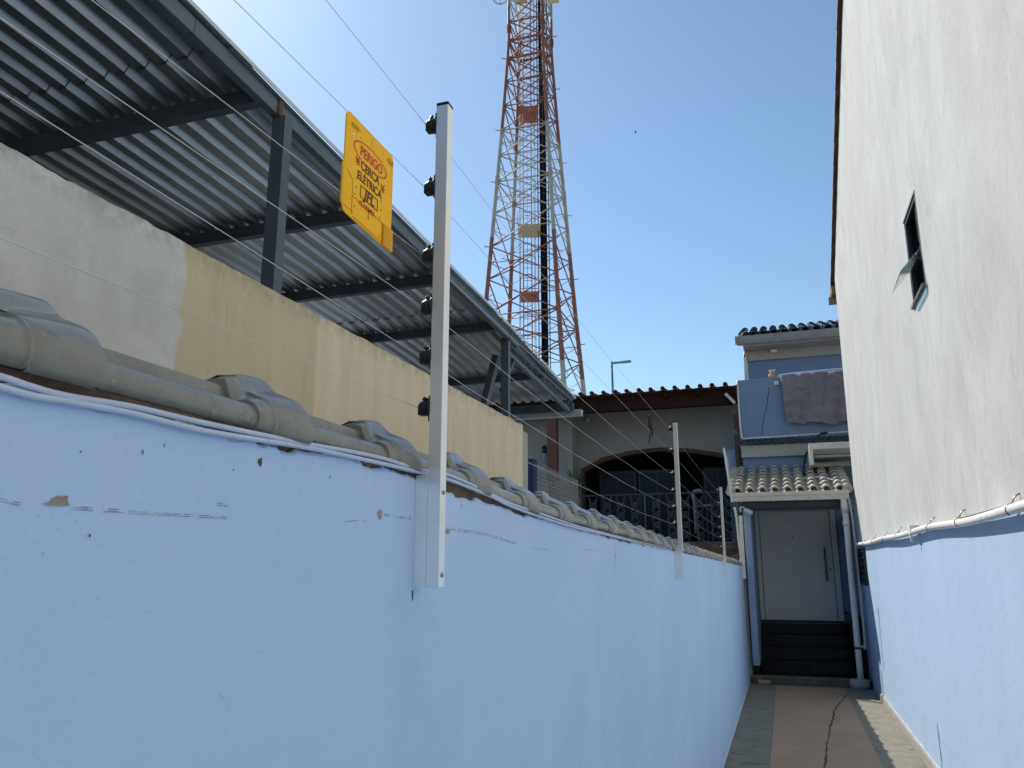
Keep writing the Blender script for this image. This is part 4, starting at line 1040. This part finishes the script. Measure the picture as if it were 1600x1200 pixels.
# ------------------------------------------------------------------ right-hand building
XR = 1.068
rb = thing('white_building', 'tall weathered white gabled building with pale blue painted base on the right', 'building', (2, 8, 0))
def rk(y): return 6.03+(13.46-y)*.387
WY0, WY1, WZ0, WZ1 = 5.875, 6.42, 3.63, 4.31
def f(bm):
    holed(bm, [(-5, 2.0), (13.2, 2.0), (12.95, rk(12.95)), (-5, rk(-5))], [[(WY0, WZ0), (WY0, WZ1), (WY1, WZ1), (WY1, WZ0)]], XR-.008, XR+.16, 'x')
P('upper_wall', WHITEW, rb, f)
P('painted_base', PALEBLUE, rb, lambda bm: prism(bm, [(-5, 0), (13.6, 0), (13.6, 1.45), (13.3, 1.999), (-5, 1.999)], XR, XR+.15, 'x'))
P('porch_side', HBLUE2, rb, lambda bm: box(bm, (XR+.004, 13.605, 0), (XR+.15, 15.29, 2.6)))
P('rear_light_blocker', M('light_blocker_dark', (.075, .06, .05), .9, .3, 4), rb, lambda bm: box(bm, (-9, -8, 0), (XR+.1, -5.2, 6.5)))  # unseen dark block, added to cut light from behind the camera
P('core', DARKROOM, rb, lambda bm: prism(bm, [(-4.9, 0), (12.8, 0), (12.8, 5.9), (-4.9, 12.5)], 1.9, 6, 'x'))
P('end_wall', WHITEW, rb, lambda bm: prism(bm, [(XR+.16, .0), (6, 0), (6, 5.9), (XR+.16, 5.9)], 12.82, 12.95, 'y'))
def f(bm):
    y = 13.50
    k = 0
    while y > -4.5:
        z = rk(y); y2 = y-.385; z2 = rk(y2)
        lift = .035
        # one verge tile: half round lying along the slope, its side showing past the wall
        d = Vector((0, y2-y, z2-z)).normalized(); nrm = Vector((0, d.z, -d.y))
        if nrm.z < 0: nrm = -nrm
        rows = []
        for s, l_ in ((0, lift), (.44, .008)):
            rows.append([Vector((XR-.062+.062*(1-math.cos(a)), y, z))+d*s+nrm*(l_+.06*math.sin(a)-.0) for a in [math.pi*j/8 for j in range(9)]])
        V = sheet(bm, rows)
        e = [bm.verts.new(p-nrm*.022) for p in rows[0]]
        for j in range(8): bm.faces.new((V[0][j], V[0][j+1], e[j+1], e[j]))
        bar(bm, Vector((XR-.060, y, z))+nrm*(lift-.012)+d*.0, Vector((XR-.060, y, z))+d*.40+nrm*(-.004), .006, .034)
        y = y2; k += 1
P('verge_tiles', ROOFB, rb, f)
P('roof', ROOFB, rb, lambda bm: prism(bm, [(13.6, rk(13.6)+.01), (-5, rk(-5)+.01), (-5, rk(-5)+.05), (13.6, rk(13.6)+.05)], XR+.01, 6, 'x'))
P('rafter_end', M('weathered_rafter_wood', (.26, .19, .10), .8, .2, 9), rb, lambda bm: [box(bm, (XR-.10, 13.30, 5.86), (XR+.2, 13.36, 5.98)), box(bm, (XR-.06, 13.1, 5.99), (XR+.2, 13.36, 6.10))], bevel=.004)
sk = P('skirting', CONC, rb, lambda bm: box(bm, (XR-.022, -4, .0), (XR-.0005, 12.33, .085)), bevel=.004)
def f(bm):
    rows = [[], []]
    y = -4
    while y < 12.33:
        t = .012*noise.noise(Vector((y*4, 0, 0))); rows[0].append((XR-.0015, y, .085)); rows[1].append((XR-.0015, y, .108+t)); y += .05
    sheet(bm, rows, smooth=False)
P('whitewash_strip', LIMEW, rb, f)
def f(bm):
    y = 8.38; z = .02; pts = []
    while z < .42: pts.append((y+random.uniform(-.004, .004), z)); z += .03
    sheet(bm, [[(XR-.0012, a, b_) for a, b_ in pts], [(XR-.0012, a+.006, b_) for a, b_ in pts]], smooth=False)
P('wall_crack', CRACK, rb, f)
# louvre vent
def f(bm):
    y0, y1, z0, z1 = 12.32, 13.25, 1.45, 1.97
    box(bm, (XR-.004, y0, z0), (XR-.001, y1, z1))
vt = P('vent', DARKROOM, rb, f)
def f(bm):
    for k in range(6):
        z = 1.47+k*.088; bar(bm, (XR-.022, 12.32, z), (XR-.022, 13.25, z), .03, .012, up=(.5, 0, 1))
    for y in (12.32, 12.62, 12.93, 13.25): box(bm, (XR-.03, y-.012, 1.45), (XR-.005, y+.012, 1.97))
P('slats', M('dark_vent_slat', (.03, .032, .035), .5), vt, f)
# window
wn = P('window', M('dark_aluminium_frame', (.05, .05, .05), .45, metallic=.4), rb, lambda bm: [box(bm, (XR-.003, WY0+.001, WZ0+.001), (XR+.03, WY0+.03, WZ1-.001)), box(bm, (XR-.003, WY1-.03, WZ0+.001), (XR+.03, WY1-.001, WZ1-.001)), box(bm, (XR-.003, WY0+.03, WZ1-.03), (XR+.03, WY1-.03, WZ1-.001)), box(bm, (XR-.003, WY0+.03, 3.90), (XR+.03, WY1-.03, 3.925))])
def pane(bm, p0, p1, y0, y1, th=.006):
    d = Vector((p1[0]-p0[0], 0, p1[1]-p0[1])).normalized(); nn = Vector((-d.z, 0, d.x))*th
    A = [Vector((p0[0], y0, p0[1])), Vector((p0[0], y1, p0[1])), Vector((p1[0], y1, p1[1])), Vector((p1[0], y0, p1[1]))]
    v = [bm.verts.new(p) for p in A]+[bm.verts.new(p+nn) for p in A]
    for q in ((0,1,2,3),(7,6,5,4),(0,4,5,1),(1,5,6,2),(2,6,7,3),(3,7,4,0)): bm.faces.new([v[i] for i in q])
P('pane', GLASSG, wn, lambda bm: pane(bm, (1.10, 3.95), (.918, 3.742), 5.90, 6.40), label='upper glass flap tilted outward')
P('pane', GLASSG, wn, lambda bm: pane(bm, (1.053, 3.598), (1.049, 3.530), 5.80, 6.24), label='lower glass flap hanging against the wall')
P('reveal_shade_liner', DARKROOM, wn, lambda bm: [box(bm, (XR+.031, WY1-.006, WZ0), (XR+.158, WY1-.001, WZ1)), box(bm, (XR+.031, WY0, WZ1-.006), (XR+.158, WY1-.007, WZ1-.001))])  # dark strips added to paint the shade inside the window reveal
P('stay_arm', bpy.data.materials['dark_aluminium_frame'], wn, lambda bm: [bar(bm, (1.06, 5.91, 4.20), (1.065, 5.93, 3.96), .008, .012), bar(bm, (1.00, 5.905, 3.86), (1.07, 5.905, 3.80), .006, .01)])
P('sill', SILL, wn, lambda bm: [box(bm, (XR-.030, WY0, WZ0-.030), (XR+.06, WY1, WZ0+.0005))], bevel=.003)
P('lintel_trim', SILL, wn, lambda bm: [box(bm, (XR-.012, WY0-.012, WZ1), (XR+.02, WY1+.02, WZ1+.014)), box(bm, (XR-.012, WY0-.013, WZ0), (XR+.01, WY0-.001, WZ1))])
# pipe along the paint line
pp = thing('wall_pipe', 'white pipe clipped along the white building at the top of its blue base', 'pipe', (XR-.045, 6, 2))
def zp(y): return interp([(-3, 1.965), (4.3, 1.972), (5.5, 1.978), (6.5, 1.992), (9.4, 2.005), (13.3, 2.03)], y)
def f(bm):
    pts = []; y = -3
    while y < 13.1: pts.append((XR-.045+.006*math.sin(y*1.3), y, zp(y)-.012+.006*math.sin(y*2.1))); y += .15
    tube(bm, pts, .025, 12)
P('pipe', PVC, pp, f)
CLIPY = [2.4, 4.30, 5.52, 6.58, 8.35, 9.45, 10.6, 11.8]
for y in CLIPY:
    def f(bm):
        z = zp(y)-.012
        tube(bm, [(XR-.045+.030*math.cos(t), y, z+.030*math.sin(t)) for t in [R(a) for a in range(-60, 250, 20)]], .0035, 6)
        tube(bm, [(XR-.012, y, z+.075), (XR-.03, y+.006, z+.06), (XR-.045, y, z+.03)], .004, 6)
        lathe(bm, (XR-.010, y, z+.075), (-1, 0, 0), [(0, .007), (.004, .006), (.005, .001)], 8)
    P('clip', SCREW, pp, f)
P('junction_box', PVC, pp, lambda bm: [box(bm, (XR-.075, 7.38, 1.965), (XR-.009, 7.52, 2.04)), tube(bm, [(XR-.06, 7.45, 1.97), (XR-.06, 7.45, 1.90)], .012, 8)], bevel=.006)

# ------------------------------------------------------------------ telecom tower
D = 45.0
def ax(py):
    d = ray(832+(600-py)*-.0, py); h = math.hypot(d.x, d.y); return EYEV + d*(D/h)
A0 = ax(600); TX, TY = A0.x, A0.y
def zy(py): return ax(py).z
def depth(z): return (Vector((TX, TY, z))-EYEV).dot(_F)
RT = []   # radius of the corner circle by height
for py, hw in ((614, 83.5), (484, 69.5), (312, 53.5), (187, 42.0), (107, 35.5), (72, 33.2)):
    z = zy(py); RT.append((z, hw/.88*depth(z)/FPX))
z1_, r1_ = RT[0]; z2_, r2_ = RT[2]; RT = [(0, r1_+(r1_-r2_)/(z2_-z1_)*z1_)]+RT
ZT = zy(-60)
def rad(z): return interp(RT, z)
vd = Vector((TX, TY, 0)).normalized(); vr = Vector((vd.y, -vd.x, 0))
def corner(k, z):
    base_ = [(.479, -.883), (.883, .479), (-.479, .883), (-.883, -.479)][k % 4]
    return Vector((TX, TY, z))+(vr*base_[0]+vd*base_[1])*rad(z)
MAST = m_bands([(zy(590), 1), (zy(385), 0), (zy(215), 1), (zy(22), 0)])
tw = thing('telecom_tower', 'tall red and white lattice telecom tower with caged ladder behind the roofs', 'tower', (TX, TY, 0))
lv = [0]
for py in (672, 614, 558, 505, 449, 398, 347, 297, 256, 216, 178, 140, 103, 75, 46, 10, -25, -60): lv.append(zy(py))
for k in range(4):
    def f(bm):
        zs = [0]+[zz for zz, _ in RT[1:]]+[ZT]
        tube(bm, [corner(k, z) for z in zs], [.15, .145, .135, .12, .11, .10, .095, .09], 8)
        for py in (62, 300, 560):
            z = zy(py)
            for j in range(5): lathe(bm, corner(k, z+.12*j), (0, 0, 1), [(0, .15), (.03, .15)], 8)
    P('leg', MAST, tw, f)
    def f(bm):
        for i in range(1, len(lv)-1):
            a, b_ = lv[i], lv[i+1]
            t = .042
            tube(bm, [corner(k, a), corner(k+1, b_)], t, 5); tube(bm, [corner(k+1, a), corner(k, b_)], t, 5)
            c = (corner(k, a)+corner(k+1, b_)+corner(k+1, a)+corner(k, b_))/4
            if i > 9 or i % 4 == 0: tube(bm, [corner(k, a), corner(k+1, a)], .045, 5)
            if i < 10:
                m = (a+b_)/2
                if i % 2: tube(bm, [corner(k, m), c], .028, 5)
                else: tube(bm, [corner(k+1, m), c], .028, 5)
                tube(bm, [corner(k, m), (corner(k, a)+c)/2], .022, 4); tube(bm, [corner(k+1, m), (corner(k+1, b_)+c)/2], .022, 4)
        for py in (75, 103):
            tube(bm, [corner(k, zy(py)), corner(k+1, zy(py))], .085, 5)
    P('bracing', MAST, tw, f)
for i in range(2, len(lv)-1, 2):
    z = lv[i]
    P('inner_ring', MAST, tw, lambda bm: tube(bm, [(corner(0, z)+corner(1, z))/2, (corner(1, z)+corner(2, z))/2, (corner(2, z)+corner(3, z))/2, (corner(3, z)+corner(0, z))/2], .025, 4, closed=True))
cx_ = Vector((TX, TY, 0))
lo = cx_-vr*.25
def f(bm):
    for s in (-.25, .25): tube(bm, [lo+vr*s+Vector((0, 0, 2)), lo+vr*s+Vector((0, 0, ZT))], .035, 5)
    z = 2
    while z < ZT: tube(bm, [lo-vr*.25+Vector((0, 0, z)), lo+vr*.25+Vector((0, 0, z))], .018, 4); z += .4
P('ladder', MAST, tw, f)
def f(bm):
    z = 3.5
    while z < ZT:
        tube(bm, [lo+(vr*math.cos(t)*.48-vd*(math.sin(t)*.75))+Vector((0, 0, z)) for t in [math.pi*k/10 for k in range(11)]], .028, 4)
        z += 1.25
    for t in [math.pi*k/6 for k in range(7)]:
        p = lo+(vr*math.cos(t)*.48-vd*(math.sin(t)*.75)); tube(bm, [p+Vector((0, 0, 3.5)), p+Vector((0, 0, ZT))], .016, 4)
P('ladder_cage', MAST, tw, f)
P('cable_run', M('matt_black_feeder', (.012, .012, .014), .95, spec=.05), tw, lambda bm: [tube(bm, [cx_+vr*(.62+.1*j)+vd*(.1*(j % 2))+Vector((0, 0, 1)), cx_+vr*(.55+.1*j)+vd*(.1*(j % 2))+Vector((0, 0, ZT))], .06, 6) for j in range(4)])
P('cable_ladder', DSTEEL, tw, lambda bm: [tube(bm, [cx_+vr*s+Vector((0, 0, 1)), cx_+vr*s+Vector((0, 0, ZT))], .035, 5) for s in (.40, 1.05)]+[tube(bm, [cx_+vr*.40+Vector((0, 0, 1+.7*j)), cx_+vr*1.05+Vector((0, 0, 1+.7*j))], .022, 4) for j in range(int(ZT/.7))])
def plat(py, sx, m, name='platform'):
    z = zy(py)
    def f(bm):
        c = cx_-vr*.15
        v = [c+vr*a*sx+vd*b_*.9+Vector((0, 0, z)) for a, b_ in ((-1.1, -1), (1.1, -1), (1.1, 1), (-1.1, 1))]
        for dz in (0,):
            A = [bm.verts.new(p) for p in v]; B = [bm.verts.new(p+Vector((0, 0, .08))) for p in v]
            bm.faces.new(A); bm.faces.new(B[::-1])
            for i in range(4): bm.faces.new((A[i], A[(i+1) % 4], B[(i+1) % 4], B[i]))
        tube(bm, [p+Vector((0, 0, .9)) for p in v], .025, 4, closed=True)
        for p in v: tube(bm, [p, p+Vector((0, 0, .9))], .02, 4)
    P(name, m, tw, f)
plat(180, .55, M('red_platform_plate', (.32, .10, .06), .7)); plat(362, .62, M('cream_platform_plate', (.42, .39, .30), .7)); plat(465, .5, bpy.data.materials['red_platform_plate'])
def f(bm):
    c = ax(18)-vr*.25; z = c.z
    for s, wd in ((-.6, .8), (1.5, .7)):
        p = cx_+vr*s-vd*.9+Vector((0, 0, z)); bar(bm, p, p+Vector((0, 0, 1.9))+vr*-.25, wd, .35, up=vd)
P('panel_antenna', M('cream_antenna_panel', (.50, .45, .30), .6), tw, f)
def f(bm):
    z = zy(8); c = corner(3, z)-vr*.55
    for r_ in (.5, .42): tube(bm, [c+vr*math.cos(t)*r_+Vector((0, 0, math.sin(t)*r_)) for t in [2*math.pi*k/24 for k in range(24)]], .018, 5, closed=True)
    tube(bm, [c-Vector((0, 0, .5)), c+Vector((0, 0, .5))], .015, 4); tube(bm, [c+vr*.5, corner(3, z)], .03, 4)
P('loop_antenna', M('dark_antenna_wire', (.10, .11, .13), .6), tw, f)
for py, k, sg_ in ((103, 3, -1), (216, 3, -1), (297, 3, -1), (398, 3, -1), (505, 3, -1), (46, 1, 1), (128, 1, 1), (243, 1, 1), (325, 1, 1), (425, 1, 1), (528, 1, 1)):
    def f(bm):
        p = corner(k, zy(py)); tube(bm, [p, p+vr*sg_*.35, p+vr*sg_*.38+Vector((0, 0, .08))], .03, 5)
    P('step_peg', MAST, tw, f)

# ------------------------------------------------------------------ street lamp far behind
b_ = atY(957.5, 612, 40); t_ = atY(956, 565, 40)
lm = thing('street_lamp', 'thin grey street lamp pole with a flat arm rising behind the red roof', 'street lamp', (b_.x, 40, 0))
P('pole', M('grey_lamp_steel', (.16, .20, .24), .5), lm, lambda bm: tube(bm, [(b_.x, 40, 0), b_, t_], [.09, .06, .05], 10))
P('lamp_arm', bpy.data.materials['grey_lamp_steel'], lm, lambda bm: bar(bm, atY(957, 567.5, 40), atY(972, 566, 40), .10, .10))
P('lamp_head', bpy.data.materials['grey_lamp_steel'], lm, lambda bm: bar(bm, atY(971, 566.3, 40), atY(986, 564.5, 40), .22, .10), bevel=.02)
# bird, far and high
def f(bm):
    c = atY(993, 206.5, 60)
    lathe(bm, c-Vector((.11, 0, 0)), (1, 0, -.5), [(0, .006), (.05, .03), (.12, .034), (.18, .02), (.23, .003)], 8)
    for s in (-1, 1):
        v = [bm.verts.new(c+Vector(p)) for p in ((-.03, 0, .01), (.05, 0, .01), (.07, s*.24, .07), (.0, s*.13, .06))]; bm.faces.new(v)
tag(P('bird', BLACKP, None, f, at=atY(993, 206.5, 60)), 'tiny dark bird in the open sky right of the tower', 'bird')
